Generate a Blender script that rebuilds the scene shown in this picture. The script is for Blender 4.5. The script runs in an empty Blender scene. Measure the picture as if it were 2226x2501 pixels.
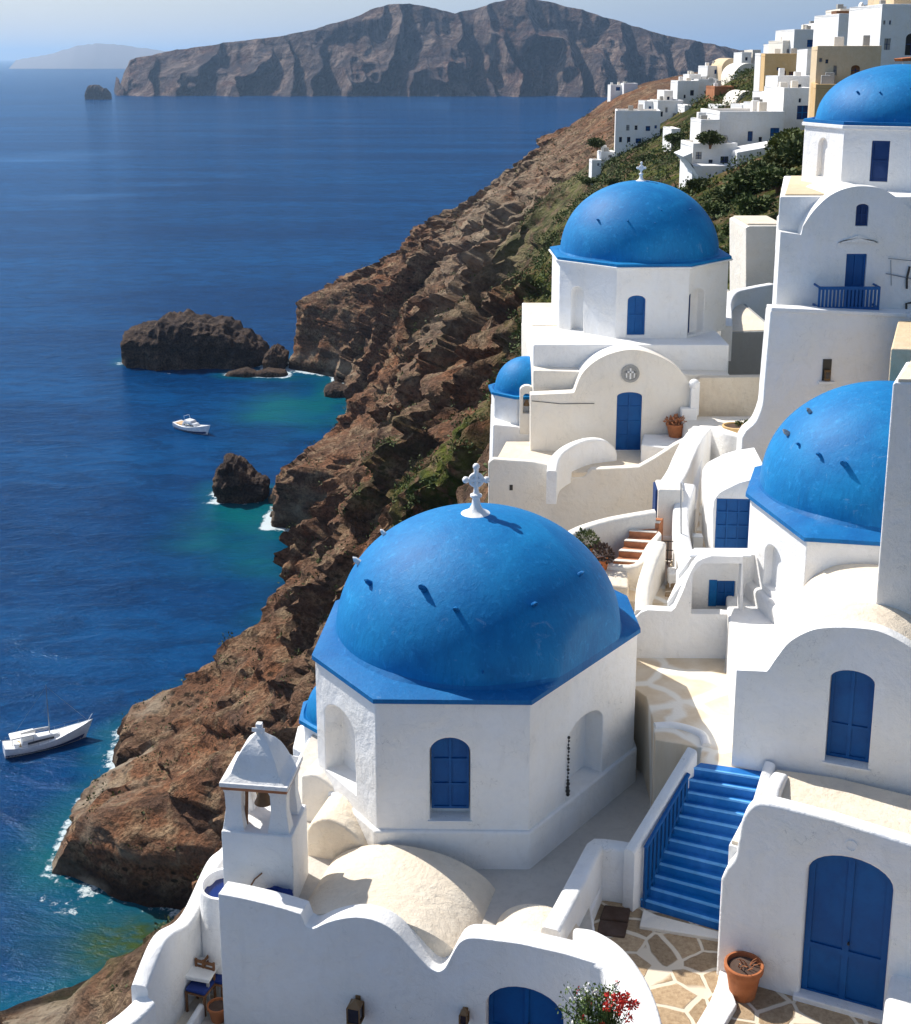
import bpy, bmesh, math, random
import numpy as np
from mathutils import Vector, Matrix
from mathutils.geometry import tessellate_polygon
random.seed(7); np.random.seed(7)
PI = math.pi
SC = bpy.context.scene
COL = SC.collection
H = 120.0                       # camera height above the sea (m)
FPX = 3200.0; CX = 1113.0; CY = 900.0; TH = math.atan(760.0/3200.0)
CT, ST = math.cos(TH), math.sin(TH)
# ---------------------------------------------------------------- surveying helpers (heights are relative to the eye)
def ray(px, py):
    a = (px-CX)/FPX; b = (CY-py)/FPX
    return a, CT+b*ST, -ST+b*CT
def Z(px, py, z):
    a, y, c = ray(px, py); t = z/c
    return (a*t, y*t)
def YP(px, py, Y):
    a, y, c = ray(px, py); t = Y/y
    return (a*t, Y, c*t)
class F:
    """vertical plane through p0 running along angle deg; d grows away from the camera"""
    def __init__(s, p0, deg=0.0, p1=None):
        if p1 is not None: a = math.atan2(p1[1]-p0[1], p1[0]-p0[0])
        else: a = math.radians(deg)
        s.p = p0; s.u = (math.cos(a), math.sin(a)); s.n = (-math.sin(a), math.cos(a))
    def sz(s, px, py, d=0.0):
        a, y, c = ray(px, py)
        ox, oy = s.p[0]+s.n[0]*d, s.p[1]+s.n[1]*d
        t = (ox*s.n[0]+oy*s.n[1])/(a*s.n[0]+y*s.n[1])
        X, Y, Zz = a*t, y*t, c*t
        return ((X-ox)*s.u[0]+(Y-oy)*s.u[1], Zz)
    def w(s, q, z, d=0.0):
        return (s.p[0]+s.u[0]*q+s.n[0]*d, s.p[1]+s.u[1]*q+s.n[1]*d, z)
    def pts(s, l, d=0.0): return [s.sz(x, y, d) for x, y in l]
    def rect(s, x0, x1, yt, yb, d=0.0):
        xm, ym = (x0+x1)/2, (yt+yb)/2
        return (s.sz(x0, ym, d)[0], s.sz(x1, ym, d)[0], s.sz(xm, yb, d)[1], s.sz(xm, yt, d)[1])
def arch(s0, s1, z0, z1, rise=None, n=14):
    """loop of an arched opening, ccw seen from the camera"""
    w = (s1-s0)/2
    if rise is None: rise = w
    if rise <= 0.001: return [(s0, z0), (s1, z0), (s1, z1), (s0, z1)]
    c = (s0+s1)/2; L = [(s0, z0), (s1, z0)]
    for i in range(n+1):
        a = PI*i/n
        L.append((c+w*math.cos(a), z1-rise+rise*math.sin(a)))
    return L
def smooth_line(P, k=6):
    """Catmull-Rom through the points"""
    out = []
    for i in range(len(P)-1):
        p0 = P[max(i-1, 0)]; p1 = P[i]; p2 = P[i+1]; p3 = P[min(i+2, len(P)-1)]
        for j in range(k):
            t = j/k
            out.append(tuple(0.5*((2*p1[m])+(-p0[m]+p2[m])*t+(2*p0[m]-5*p1[m]+4*p2[m]-p3[m])*t*t+(-p0[m]+3*p1[m]-3*p2[m]+p3[m])*t**3) for m in range(len(p1))))
    out.append(P[-1]); return out
# ---------------------------------------------------------------- mesh builder
class MB:
    def __init__(s): s.v = []; s.f = []
    def face(s, pts):
        n = len(s.v); s.v += [tuple(p) for p in pts]; s.f.append(list(range(n, n+len(pts))))
    def grid(s, rows, closed=False):
        n0 = len(s.v); nc = len(rows[0])
        for r in rows: s.v += [tuple(p) for p in r]
        for i in range(len(rows)-1):
            for j in range(nc-1+(1 if closed else 0)):
                a = n0+i*nc+j; b = n0+i*nc+(j+1) % nc
                s.f.append([a, b, b+nc, a+nc])
    def prism(s, fr, loop, d0, d1, holes=(), back=True):
        """loop in (s,z) on plane fr from depth d0 back to d1; holes = [(loop, depth, closed)]"""
        loops = [loop]+[h[0] for h in holes]
        idx = []
        for L in loops:
            n = len(s.v); s.v += [fr.w(q, z, d0) for q, z in L]; idx.append(list(range(n, n+len(L))))
        flat = [i for L in idx for i in L]
        tri = tessellate_polygon([[Vector((q, z, 0)) for q, z in L] for L in loops])
        for t in tri: s.f.append([flat[i] for i in t])
        n = len(s.v); s.v += [fr.w(q, z, d1) for q, z in loop]; bk = list(range(n, n+len(loop)))
        opn = [h for h in holes if not h[2]] if back else []
        if back and not opn: s.f.append(bk[::-1])
        hbs = []
        m = len(loop)
        for i in range(m): s.f.append([idx[0][i], idx[0][(i+1) % m], bk[(i+1) % m], bk[i]])
        for k, h in enumerate(holes):
            L = h[0]; m = len(L); n = len(s.v); s.v += [fr.w(q, z, d0+h[1]) for q, z in L]; hb = list(range(n, n+m))
            for i in range(m): s.f.append([idx[k+1][i], hb[i], hb[(i+1) % m], idx[k+1][(i+1) % m]])
            if h[2]: s.f.append(hb)
            elif back: hbs.append(hb)
        if opn:
            fb = bk+[i for l in hbs for i in l]
            for t in tessellate_polygon([[Vector((q, z, 0)) for q, z in L] for L in [loop]+[h[0] for h in opn]]): s.f.append([fb[i] for i in t][::-1])
        return s
    def box(s, fr, s0, s1, z0, z1, d0, d1):
        return s.prism(fr, [(s0, z0), (s1, z0), (s1, z1), (s0, z1)], d0, d1)
    def plan(s, pts, z0, z1):
        """vertical extrusion of a plan outline; z1 may be a list (one per point)"""
        m = len(pts); zt = z1 if isinstance(z1, (list, tuple)) else [z1]*m
        n = len(s.v)
        s.v += [(p[0], p[1], zt[i]) for i, p in enumerate(pts)]+[(p[0], p[1], z0) for p in pts]
        tri = tessellate_polygon([[Vector((p[0], p[1], 0)) for p in pts]])
        for t in tri:
            s.f.append([n+i for i in t]); s.f.append([n+m+i for i in t][::-1])
        for i in range(m): s.f.append([n+i, n+(i+1) % m, n+m+(i+1) % m, n+m+i])
        return s
    def ribbon(s, line, wid, z0, ztops):
        """a wall that follows a plan polyline; ztops per point; soft rounded top"""
        m = len(line); rows = []
        for i, p in enumerate(line):
            a = line[max(i-1, 0)]; b = line[min(i+1, m-1)]
            dx, dy = b[0]-a[0], b[1]-a[1]; l = math.hypot(dx, dy) or 1
            nx, ny = -dy/l, dx/l; h = wid/2; zt = ztops[i]; r = min(.07, wid*.3)
            prof = [(-h, z0), (-h, zt-r), (-h+r*.3, zt-r*.3), (-h+r, zt), (h-r, zt), (h-r*.3, zt-r*.3), (h, zt-r), (h, z0)]
            rows.append([(p[0]+nx*q, p[1]+ny*q, z) for q, z in prof])
        s.grid(rows)
        n = len(s.v); s.v += rows[0]; s.f.append(list(range(n, n+8)))
        n = len(s.v); s.v += rows[-1]; s.f.append(list(range(n, n+8))[::-1])
        return s
    def tube(s, pts, r, seg=8, cap=True):
        rr = r if isinstance(r, (list, tuple)) else [r]*len(pts)
        rows = []; up = Vector((0, 0, 1)); prev = None
        for i, p in enumerate(pts):
            a = Vector(pts[max(i-1, 0)]); b = Vector(pts[min(i+1, len(pts)-1)])
            t = (b-a).normalized()
            if prev is None:
                x = t.cross(up)
                if x.length < .05: x = t.cross(Vector((1, 0, 0)))
            else: x = prev-t*prev.dot(t)
            x.normalize(); prev = x; y = t.cross(x)
            rows.append([tuple(Vector(p)+(x*math.cos(2*PI*k/seg)+y*math.sin(2*PI*k/seg))*rr[i]) for k in range(seg)])
        s.grid(rows, True)
        if cap:
            n = len(s.v); s.v += rows[0]; s.f.append(list(range(n, n+seg))[::-1])
            n = len(s.v); s.v += rows[-1]; s.f.append(list(range(n, n+seg)))
        return s
    def lathe(s, c, prof, seg=24, a0=0):
        rows = [[(c[0]+r*math.cos(2*PI*k/seg+a0), c[1]+r*math.sin(2*PI*k/seg+a0), c[2]+z) for k in range(seg)] for r, z in prof]
        s.grid(rows, True)
        for r in (rows[0], rows[-1]):
            n = len(s.v); s.v += r; s.f.append(list(range(n, n+seg)))
        return s
    def ball(s, c, r, seg=10, sx=1, sy=1, sz=1):
        rows = []
        for i in range(seg//2+1):
            a = -PI/2+PI*i/(seg//2)
            rows.append([(c[0]+sx*r*max(math.cos(a), .001)*math.cos(2*PI*k/seg), c[1]+sy*r*max(math.cos(a), .001)*math.sin(2*PI*k/seg), c[2]+sz*r*math.sin(a)) for k in range(seg)])
        s.grid(rows, True); return s
    def obj(s, name, m, parent=None, smooth=None, bevel=0, weld=True, seg=2):
        off = Vector((0, 0, -H))
        if parent is not None: off = WLOC[parent.name]
        me = bpy.data.meshes.new(name)
        me.from_pydata([(x-off[0], y-off[1], z-off[2]) for x, y, z in s.v], [], s.f)
        if weld:
            bm = bmesh.new(); bm.from_mesh(me)
            bmesh.ops.remove_doubles(bm, verts=bm.verts, dist=.0004)
            if bevel: bmesh.ops.dissolve_limit(bm, angle_limit=.01, verts=bm.verts, edges=bm.edges)
            bmesh.ops.recalc_face_normals(bm, faces=bm.faces)
            bm.to_mesh(me); bm.free()
        me.materials.append(m)
        o = bpy.data.objects.new(name, me); COL.objects.link(o)
        if parent is not None: o.parent = parent; WLOC[o.name] = off
        else: WLOC[o.name] = off
        if smooth is not None or bevel:
            for p in me.polygons: p.use_smooth = True
            me.set_sharp_from_angle(angle=math.radians(smooth if smooth is not None else 35))
        if bevel:
            b = o.modifiers.new('soft', 'BEVEL'); b.width = bevel; b.segments = seg; b.limit_method = 'ANGLE'
            b.angle_limit = math.radians(40); b.harden_normals = True; b.use_clamp_overlap = True
        return o
WLOC = {}
def thing(name, label, cat, loc, group=None):
    o = bpy.data.objects.new(name, None); COL.objects.link(o)
    o.location = (loc[0], loc[1], loc[2]+H); o.empty_display_size = .3
    o['label'] = label; o['category'] = cat
    if group: o['group'] = group
    WLOC[o.name] = Vector(loc); return o
def tag(o, label=None, cat=None, group=None, kind=None):
    if label: o['label'] = label
    if cat: o['category'] = cat
    if group: o['group'] = group
    if kind: o['kind'] = kind
    return o
def kids(o): return [c for c in bpy.data.objects if c.parent == o]
def copy_tree(o, parent=None):
    c = o.copy(); COL.objects.link(c)
    if parent is not None: c.parent = parent
    for ch in kids(o): copy_tree(ch, c)
    return c
# ---------------------------------------------------------------- numpy noise
def _h(ix, iy, iz, seed):
    n = (ix*374761393+iy*668265263+iz*2147483647+seed*974634777) & 0xffffffff
    n = ((n ^ (n >> 13))*1274126177) & 0xffffffff
    n = ((n ^ (n >> 16))*2246822519) & 0xffffffff
    return ((n ^ (n >> 15)) & 0xffff)/65535.0
def vn(x, y, z, seed=0):
    x = np.asarray(x, float); y = np.asarray(y, float)+0*x; z = np.asarray(z, float)+0*x
    ix, iy, iz = np.floor(x).astype(np.int64), np.floor(y).astype(np.int64), np.floor(z).astype(np.int64)
    fx, fy, fz = x-ix, y-iy, z-iz
    fx, fy, fz = [f*f*(3-2*f) for f in (fx, fy, fz)]
    r = 0
    for a in (0, 1):
        for b in (0, 1):
            for c in (0, 1):
                r = r+_h(ix+a, iy+b, iz+c, seed)*(fx if a else 1-fx)*(fy if b else 1-fy)*(fz if c else 1-fz)
    return r*2-1
def fbm(x, y, z, o=5, seed=0, rid=False):
    r = 0; a = .5; s = 1.0
    for k in range(o):
        n = vn(x*s+17.3*k, y*s+5.1*k, z*s+9.7*k, seed+k)
        r = r+a*((1-2*np.abs(n)) if rid else n); a *= .5; s *= 2.03
    return r
# ---------------------------------------------------------------- materials
class NT:
    def __init__(s, name):
        s.m = bpy.data.materials.new(name); s.m.use_nodes = True; s.t = s.m.node_tree; s.t.nodes.clear()
        s.out = s.n('ShaderNodeOutputMaterial')
    def n(s, typ, **kw):
        o = s.t.nodes.new(typ)
        for k, v in kw.items():
            if k == 'i':
                for a, b in v.items(): s.set(o.inputs[a], b)
            else: setattr(o, k, v)
        return o
    def set(s, inp, v):
        if isinstance(v, bpy.types.NodeSocket): s.t.links.new(v, inp)
        elif isinstance(v, (tuple, list)) and len(v) == 3 and inp.type == 'RGBA': inp.default_value = (*v, 1)
        else: inp.default_value = v
    def pos(s, sc=(1, 1, 1)):
        g = s.n('ShaderNodeNewGeometry'); mp = s.n('ShaderNodeMapping', i={0: g.outputs['Position']}); mp.inputs['Scale'].default_value = sc
        return mp.outputs[0]
    def noise(s, v, scale, det=4, rough=.55, dist=0.0):
        return s.n('ShaderNodeTexNoise', i={'Vector': v, 'Scale': scale, 'Detail': det, 'Roughness': rough, 'Distortion': dist}).outputs[0]
    def ramp(s, f, stops):
        r = s.n('ShaderNodeValToRGB', i={0: f}); e = r.color_ramp.elements
        while len(e) < len(stops): e.new(.5)
        for i, (p, c) in enumerate(stops):
            e[i].position = p; e[i].color = (c, c, c, 1) if isinstance(c, (int, float)) else (*c, 1)
        return r.outputs[0]
    def mix(s, f, a, b, mode='MIX'):
        m = s.n('ShaderNodeMix', data_type='RGBA', blend_type=mode); s.set(m.inputs[0], f); s.set(m.inputs[6], a); s.set(m.inputs[7], b)
        return m.outputs[2]
    def math(s, op, a, b=0.0, c=None, clamp=False):
        m = s.n('ShaderNodeMath', operation=op, use_clamp=clamp); s.set(m.inputs[0], a); s.set(m.inputs[1], b)
        if c is not None: s.set(m.inputs[2], c)
        return m.outputs[0]
    def bump(s, h, dist, strength=1.0, nrm=None):
        b = s.n('ShaderNodeBump', i={'Height': h, 'Distance': dist, 'Strength': strength})
        if nrm is not None: s.set(b.inputs['Normal'], nrm)
        return b.outputs[0]
    def bsdf(s, col, rough=.6, nrm=None, spec=.5, **kw):
        b = s.n('ShaderNodeBsdfPrincipled', i={'Base Color': col, 'Roughness': rough})
        b.inputs['Specular IOR Level'].default_value = spec
        if nrm is not None: s.set(b.inputs['Normal'], nrm)
        for k, v in kw.items(): s.set(b.inputs[k.replace('_', ' ')], v)
        s.t.links.new(b.outputs[0], s.out.inputs[0]); return s.m
def plaster(name, c, var=.08, warm=None, rough=.85, bs=1.0):
    t = NT(name); p = t.pos()
    big = t.noise(p, .9, 5, .6, .4); mid = t.noise(p, 5.0, 5, .65); fine = t.noise(p, 38, 3, .6)
    streak = t.noise(t.pos((2.2, 2.2, .35)), 1.6, 4, .6)
    dark = tuple(x*(1-var*2.2) for x in c); w = warm or tuple(x*y for x, y in zip(c, (1, .97, .92)))
    col = t.mix(t.ramp(big, [(.36, 0.0), (.66, 1.0)]), c, w)
    col = t.mix(t.ramp(mid, [(.5, 0.0), (.78, .40)]), col, dark)
    col = t.mix(t.ramp(streak, [(.56, 0.0), (.75, .4)]), col, dark)
    vc = t.n('ShaderNodeTexVoronoi', feature='DISTANCE_TO_EDGE', i={'Vector': t.n('ShaderNodeTexNoise', i={'Vector': p, 'Scale': 1.2, 'Detail': 4.0}).outputs[1], 'Scale': 5.0}).outputs[0]
    col = t.mix(t.math('MULTIPLY', t.ramp(vc, [(.0, .55), (.010, 0.0)]), t.ramp(big, [(.48, 0.0), (.6, 1.0)])), col, tuple(x*.45 for x in c))
    gr = t.noise(t.pos((1, 1, .5)), 2.3, 7, .75, .8)
    col = t.mix(t.ramp(gr, [(.57, 0.0), (.74, .34)]), col, tuple(x*y*.72 for x, y in zip(c, (.98, .96, .92))))
    hgt = t.math('ADD', t.math('MULTIPLY', mid, .7), t.math('MULTIPLY', fine, .22))
    n = t.bump(hgt, .034*bs, .9); n = t.bump(big, .16*bs, .5, n)
    return t.bsdf(col, rough, n, .25)
def paint(name, c, rough=.5, var=.35, fade=None, bs=.5):
    t = NT(name); p = t.pos()
    a = t.noise(p, 1.1, 5, .6, .5); b = t.noise(p, 7, 4, .6); f = t.noise(t.pos((14, 14, 3)), 4, 3)
    fd = fade or tuple(min(1, x*1.25+.03) for x in c)
    col = t.mix(t.ramp(a, [(.38, 0.0), (.72, 1.0)]), c, fd)
    col = t.mix(t.ramp(b, [(.45, 0.0), (.8, var)]), col, tuple(x*.55 for x in c))
    n = t.bump(t.math('ADD', b, t.math('MULTIPLY', f, .3)), .012*bs, .8)
    return t.bsdf(col, rough, n, .25)
M = {}
def domepaint(name, c, fade):
    t = NT(name); p = t.pos(); a = t.noise(p, .75, 6, .62, .9); b = t.noise(p, 5, 6, .7, .4); st = t.noise(t.pos((9, 9, 1.6)), 1.3, 5, .65, .8); f = t.noise(p, 42, 3)
    v = t.n('ShaderNodeTexVoronoi', feature='DISTANCE_TO_EDGE', i={'Vector': p, 'Scale': .55}).outputs[0]
    col = t.mix(t.ramp(a, [(.36, 0.0), (.70, .75)]), c, fade)
    col = t.mix(t.ramp(st, [(.46, 0.0), (.68, .30)]), col, tuple(x*.62 for x in c))
    col = t.mix(t.ramp(b, [(.56, 0.0), (.72, .35)]), col, tuple(min(1, x*1.5+.03) for x in fade))
    sc = t.math('MULTIPLY', t.ramp(t.noise(p, 2.1, 7, .78, 1.2), [(.61, 0.0), (.70, 1.0)]), .30)
    col = t.mix(sc, col, (.30, .45, .62))
    h = t.math('ADD', t.math('MULTIPLY', b, .7), t.math('MULTIPLY', st, .5)); h = t.math('ADD', h, t.math('MULTIPLY', f, .12))
    return t.bsdf(col, .58, t.bump(h, .022, .6), .22)
M['white'] = plaster('white_plaster', (.84, .84, .838), .06)
M['white2'] = plaster('white_wash', (.84, .84, .845), .05, (.84, .82, .77))
M['warm'] = plaster('warm_white_plaster', (.80, .755, .68), .06)
M['cream'] = plaster('cream_plaster', (.74, .63, .49), .10, (.79, .70, .57), .92, 1.5)
M['roofgrey'] = plaster('shaded_roof', (.56, .51, .45), .12, (.60, .55, .48), .92)  # greyed plaster tone that carries the shade lying on the roof
M['ochre'] = plaster('ochre_plaster', (.62, .40, .17), .10, (.66, .46, .24))
M['sand'] = plaster('sand_plaster', (.66, .50, .31), .10, (.70, .56, .38))
M['dome'] = domepaint('dome_blue', (.001, .150, .40), (.008, .250, .55))
M['lip'] = domepaint('lip_blue', (.001, .110, .33), (.006, .175, .43))
M['door'] = paint('door_blue', (.001, .072, .255), .5, .3, (.002, .10, .32))
M['navy'] = paint('navy_blue', (.002, .030, .13), .5, .25)
M['step'] = paint('step_blue', (.002, .135, .43), .55, .4)
M['steptop'] = paint('step_edge_blue', (.12, .38, .74), .6, .4)  # nosings lightened in colour so treads read as lit above dark risers
M['pane'] = NT('window_glass').bsdf((.012, .018, .035), .12, None, .6)
M['dark'] = NT('dark_metal').bsdf((.03, .028, .025), .5, None, .5)
M['steel'] = NT('grey_metal').bsdf((.32, .33, .34), .4, None, .5, Metallic=.7)
M['bronze'] = paint('bronze', (.16, .09, .035), .45, .5)
M['wood'] = paint('brown_wood', (.19, .085, .035), .7, .5)
M['cloth_blue'] = paint('blue_cloth', (.008, .03, .17), .9, .3)
M['cloth_white'] = paint('white_cloth', (.78, .77, .74), .9, .1)
M['terra'] = paint('terracotta', (.42, .135, .05), .8, .5, (.50, .19, .08), 1.5)
M['tread'] = paint('terracotta_tread', (.38, .15, .065), .85, .5)
M['soil'] = paint('dark_soil', (.075, .045, .032), .95, .5)
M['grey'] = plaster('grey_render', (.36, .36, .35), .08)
M['leaf'] = paint('leaf_green', (.065, .095, .022), .7, .4, (.11, .135, .04))
M['leafdark'] = paint('leaf_dark', (.060, .082, .022), .7, .4, (.105, .120, .040))
M['leaffresh'] = paint('leaf_fresh', (.11, .17, .045), .6, .4, (.17, .22, .07))
M['petal'] = paint('red_petal', (.52, .03, .02), .6, .3)
M['gel'] = paint('boat_white', (.80, .81, .82), .25, .08)
M['teak'] = paint('teak_deck', (.50, .33, .17), .6, .4)
M['hullblue'] = paint('hull_stripe_blue', (.02, .05, .16), .3, .1)
M['water_pool'] = NT('pool_water').bsdf((.004, .02, .13), .08, None, .5)
def stone_path():
    t = NT('flagstone'); p = t.pos((1, 1, .2))
    w = t.noise(p, 1.3, 2); add = t.n('ShaderNodeVectorMath', operation='MULTIPLY_ADD')
    t.set(add.inputs[0], t.n('ShaderNodeTexNoise', i={'Vector': p, 'Scale': 1.7}).outputs[1]); add.inputs[1].default_value = (.14, .14, 0); t.set(add.inputs[2], p)
    v = t.n('ShaderNodeTexVoronoi', feature='DISTANCE_TO_EDGE', i={'Vector': add.outputs[0], 'Scale': 1.45, 'Randomness': .85})
    c = t.n('ShaderNodeTexVoronoi', i={'Vector': add.outputs[0], 'Scale': 1.45, 'Randomness': .85})
    edge = t.ramp(v.outputs[0], [(.035, 0.0), (.055, 1.0)])
    cv = t.ramp(t.n('ShaderNodeSeparateColor', i={0: c.outputs[1]}).outputs[0], [(0, .72), (1, 1.1)])
    f = t.noise(p, 14, 5, .7)
    st = t.ramp(f, [(.3, (.30, .20, .115)), (.55, (.46, .33, .20)), (.75, (.55, .43, .28))])
    st = t.mix(1.0, st, cv, 'MULTIPLY')
    col = t.mix(edge, (.72, .62, .48), st)
    n = t.bump(t.math('ADD', edge, t.math('MULTIPLY', f, .25)), .02, .7)
    return t.bsdf(col, .85, n, .3)
M['flag'] = stone_path()
def big_slab():
    t = NT('plastered_paving'); p = t.pos((1, 1, .2))
    add = t.n('ShaderNodeVectorMath', operation='MULTIPLY_ADD')
    t.set(add.inputs[0], t.n('ShaderNodeTexNoise', i={'Vector': p, 'Scale': .8}).outputs[1]); add.inputs[1].default_value = (.9, .9, 0); t.set(add.inputs[2], p)
    v = t.n('ShaderNodeTexVoronoi', feature='DISTANCE_TO_EDGE', i={'Vector': add.outputs[0], 'Scale': .62})
    edge = t.ramp(v.outputs[0], [(.035, 0.0), (.09, 1.0)])
    f = t.noise(p, 9, 5, .7); b = t.noise(p, 1.5, 4)
    st = t.mix(f, (.60, .47, .32), (.74, .62, .46)); st = t.mix(t.ramp(b, [(.4, 0.0), (.7, .6)]), st, (.80, .72, .60))
    col = t.mix(edge, (.83, .79, .71), st)
    return t.bsdf(col, .9, t.bump(t.math('ADD', t.math('MULTIPLY', edge, -.3), f), .02, .6), .25)
M['slab'] = big_slab()
def rock(name, cols, far=1.0, green=True):
    t = NT(name); p = t.pos(tuple(far*x for x in (1, 1, 1)))
    ps = t.pos(tuple(far*x for x in (.25, .25, 1.6)))
    big = t.noise(p, .035, 5, .6, .5); mid = t.noise(p, .22, 7, .68, .3); fine = t.noise(p, 1.6, 6, .72)
    strata = t.noise(ps, .20, 5, .65, .6)
    a, b, c, d = cols
    col = t.mix(t.ramp(big, [(.38, 0.0), (.6, 1.0)]), a, b)
    col = t.mix(t.ramp(strata, [(.42, 0.0), (.62, .85)]), col, c)
    col = t.mix(t.ramp(mid, [(.48, 0.0), (.66, .8)]), col, d)
    col = t.mix(t.ramp(fine, [(.40, .75), (.56, 0.0)]), col, tuple(x*.28 for x in a))
    if far < .5:
        vs = t.noise(t.pos((.9, .9, .10)), .016, 6, .68, .8); col = t.mix(t.ramp(vs, [(.50, 0.0), (.60, .75)]), col, (.36, .27, .22)); vt = t.noise(t.pos((.7, .7, .05)), .011, 5, .6); col = t.mix(t.ramp(vt, [(.45, 0.0), (.58, .6)]), col, (.050, .050, .065))  # pale vertical streaks put the light on the ridges into the colour
    if green:
        sp_ = t.n('ShaderNodeTexVoronoi', i={'Vector': t.pos((.42, .42, .8)), 'Scale': 1.0}).outputs[0]
        col = t.mix(t.math('MULTIPLY', t.ramp(sp_, [(.20, 1.0), (.30, 0.0)]), t.ramp(t.noise(p, .06, 3), [(.45, .0), (.55, .85)])), col, (.030, .022, .014))
        at = t.n('ShaderNodeAttribute', attribute_name='green'); g = at.outputs['Fac']
        gm = t.math('MULTIPLY', g, t.ramp(t.noise(p, .5, 6, .7), [(.36, 0.0), (.52, 1.0)]))
        gc = t.mix(t.ramp(t.noise(p, .22, 5, .6), [(.40, 0.0), (.62, 1.0)]), (.026, .040, .010), (.12, .135, .025))
        col = t.mix(gm, col, gc)
        at = t.n('ShaderNodeAttribute', attribute_name='wet'); col = t.mix(at.outputs['Fac'], col, (.015, .012, .012))
        at = t.n('ShaderNodeAttribute', attribute_name='pale'); col = t.mix(t.math('MULTIPLY', at.outputs['Fac'], t.ramp(mid, [(.35, .2), (.6, 1.0)])), col, (.42, .34, .25))
    vo = t.n('ShaderNodeTexVoronoi', i={'Vector': p, 'Scale': .55}).outputs[0]
    h = t.math('ADD', t.math('MULTIPLY', mid, 3.0), t.math('MULTIPLY', fine, .9))
    h = t.math('ADD', h, t.math('MULTIPLY', strata, 1.5)); h = t.math('ADD', h, t.math('MULTIPLY', vo, .5))
    return t.bsdf(col, .95, t.bump(h, 1.5/far, .85), .1)
M['rock'] = rock('cliff_rock', ((.25, .150, .095), (.33, .150, .078), (.125, .080, .060), (.50, .36, .22)))
M['islet'] = rock('islet_rock', ((.095, .070, .060), (.14, .090, .062), (.060, .047, .045), (.24, .17, .12)), green=False)
M['headland'] = rock('headland_rock', ((.13, .085, .070), (.21, .105, .075), (.085, .070, .070), (.34, .24, .19)), .05, green=False)
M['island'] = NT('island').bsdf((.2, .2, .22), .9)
def sea():
    t = NT('sea_water'); p = t.pos()
    w1 = t.noise(t.pos((.8, 1.5, 1)), .085, 6, .62, .6)
    w2 = t.noise(t.pos((1, 1.9, 1)), .40, 5, .65, .4)
    w3 = t.noise(t.pos((1, 1.6, 1)), 1.7, 4, .6)
    sw = t.noise(t.pos((.35, 1.6, 1)), .0055, 5, .6, 1.2)
    far = t.noise(t.pos((.25, 1, 1)), .012, 6, .65, .5)
    deep = t.mix(t.ramp(sw, [(.38, 0.0), (.64, 1.0)]), (.0004, .026, .098), (.0012, .056, .175))
    deep = t.mix(t.ramp(w1, [(.42, 0.0), (.60, .55)]), deep, (.0003, .013, .055))
    deep = t.mix(t.ramp(w2, [(.52, 0.0), (.72, .45)]), deep, (.006, .085, .235))
    at = t.n('ShaderNodeAttribute', attribute_name='shallow')
    s = t.math('MULTIPLY', at.outputs['Fac'], t.ramp(w1, [(.3, .65), (.6, 1.0)]))
    col = t.mix(t.math('MINIMUM', t.math('MULTIPLY', s, .85), 1.0), deep, (.003, .105, .115))
    at = t.n('ShaderNodeAttribute', attribute_name='moss')
    col = t.mix(t.math('MULTIPLY', at.outputs['Fac'], t.ramp(w2, [(.35, .3), (.6, 1.0)])), col, (.035, .06, .012))
    at = t.n('ShaderNodeAttribute', attribute_name='foam')
    fn = t.noise(p, .8, 6, .75); fo = t.math('ADD', at.outputs['Fac'], t.math('MULTIPLY', t.math('SUBTRACT', fn, .5), 1.6))
    fm = t.math('MULTIPLY', t.ramp(fo, [(.52, 0.0), (.70, 1.0)]), t.ramp(at.outputs['Fac'], [(.08, 0.0), (.3, 1.0)]))
    col = t.mix(t.math('MULTIPLY', fm, .85), col, (.62, .68, .68))
    at = t.n('ShaderNodeAttribute', attribute_name='wake')
    col = t.mix(t.math('MULTIPLY', at.outputs['Fac'], t.ramp(far, [(.3, .1), (.6, .55)])), col, (.07, .20, .42))
    h = t.math('ADD', t.math('MULTIPLY', w1, 1.4), t.math('MULTIPLY', w2, .40)); h = t.math('ADD', h, t.math('MULTIPLY', w3, .14))
    n = t.bump(h, 1.0, .62)
    rg = t.math('MULTIPLY_ADD', fm, .5, .13)
    df = t.n('ShaderNodeBsdfDiffuse', i={0: col}); t.set(df.inputs['Normal'], n)
    gl = t.n('ShaderNodeBsdfGlossy', i={'Color': (.55, .76, 1.0), 'Roughness': t.math('MULTIPLY_ADD', fm, .5, .085)}); t.set(gl.inputs['Normal'], n)
    fr = t.n('ShaderNodeFresnel', i={0: 1.33}); t.set(fr.inputs['Normal'], n)
    mx = t.n('ShaderNodeMixShader', i={0: t.math('MULTIPLY', fr.outputs[0], .42)}); t.t.links.new(df.outputs[0], mx.inputs[1]); t.t.links.new(gl.outputs[0], mx.inputs[2])
    t.t.links.new(mx.outputs[0], t.out.inputs[0]); return t.m
M['sea'] = sea()
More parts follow.
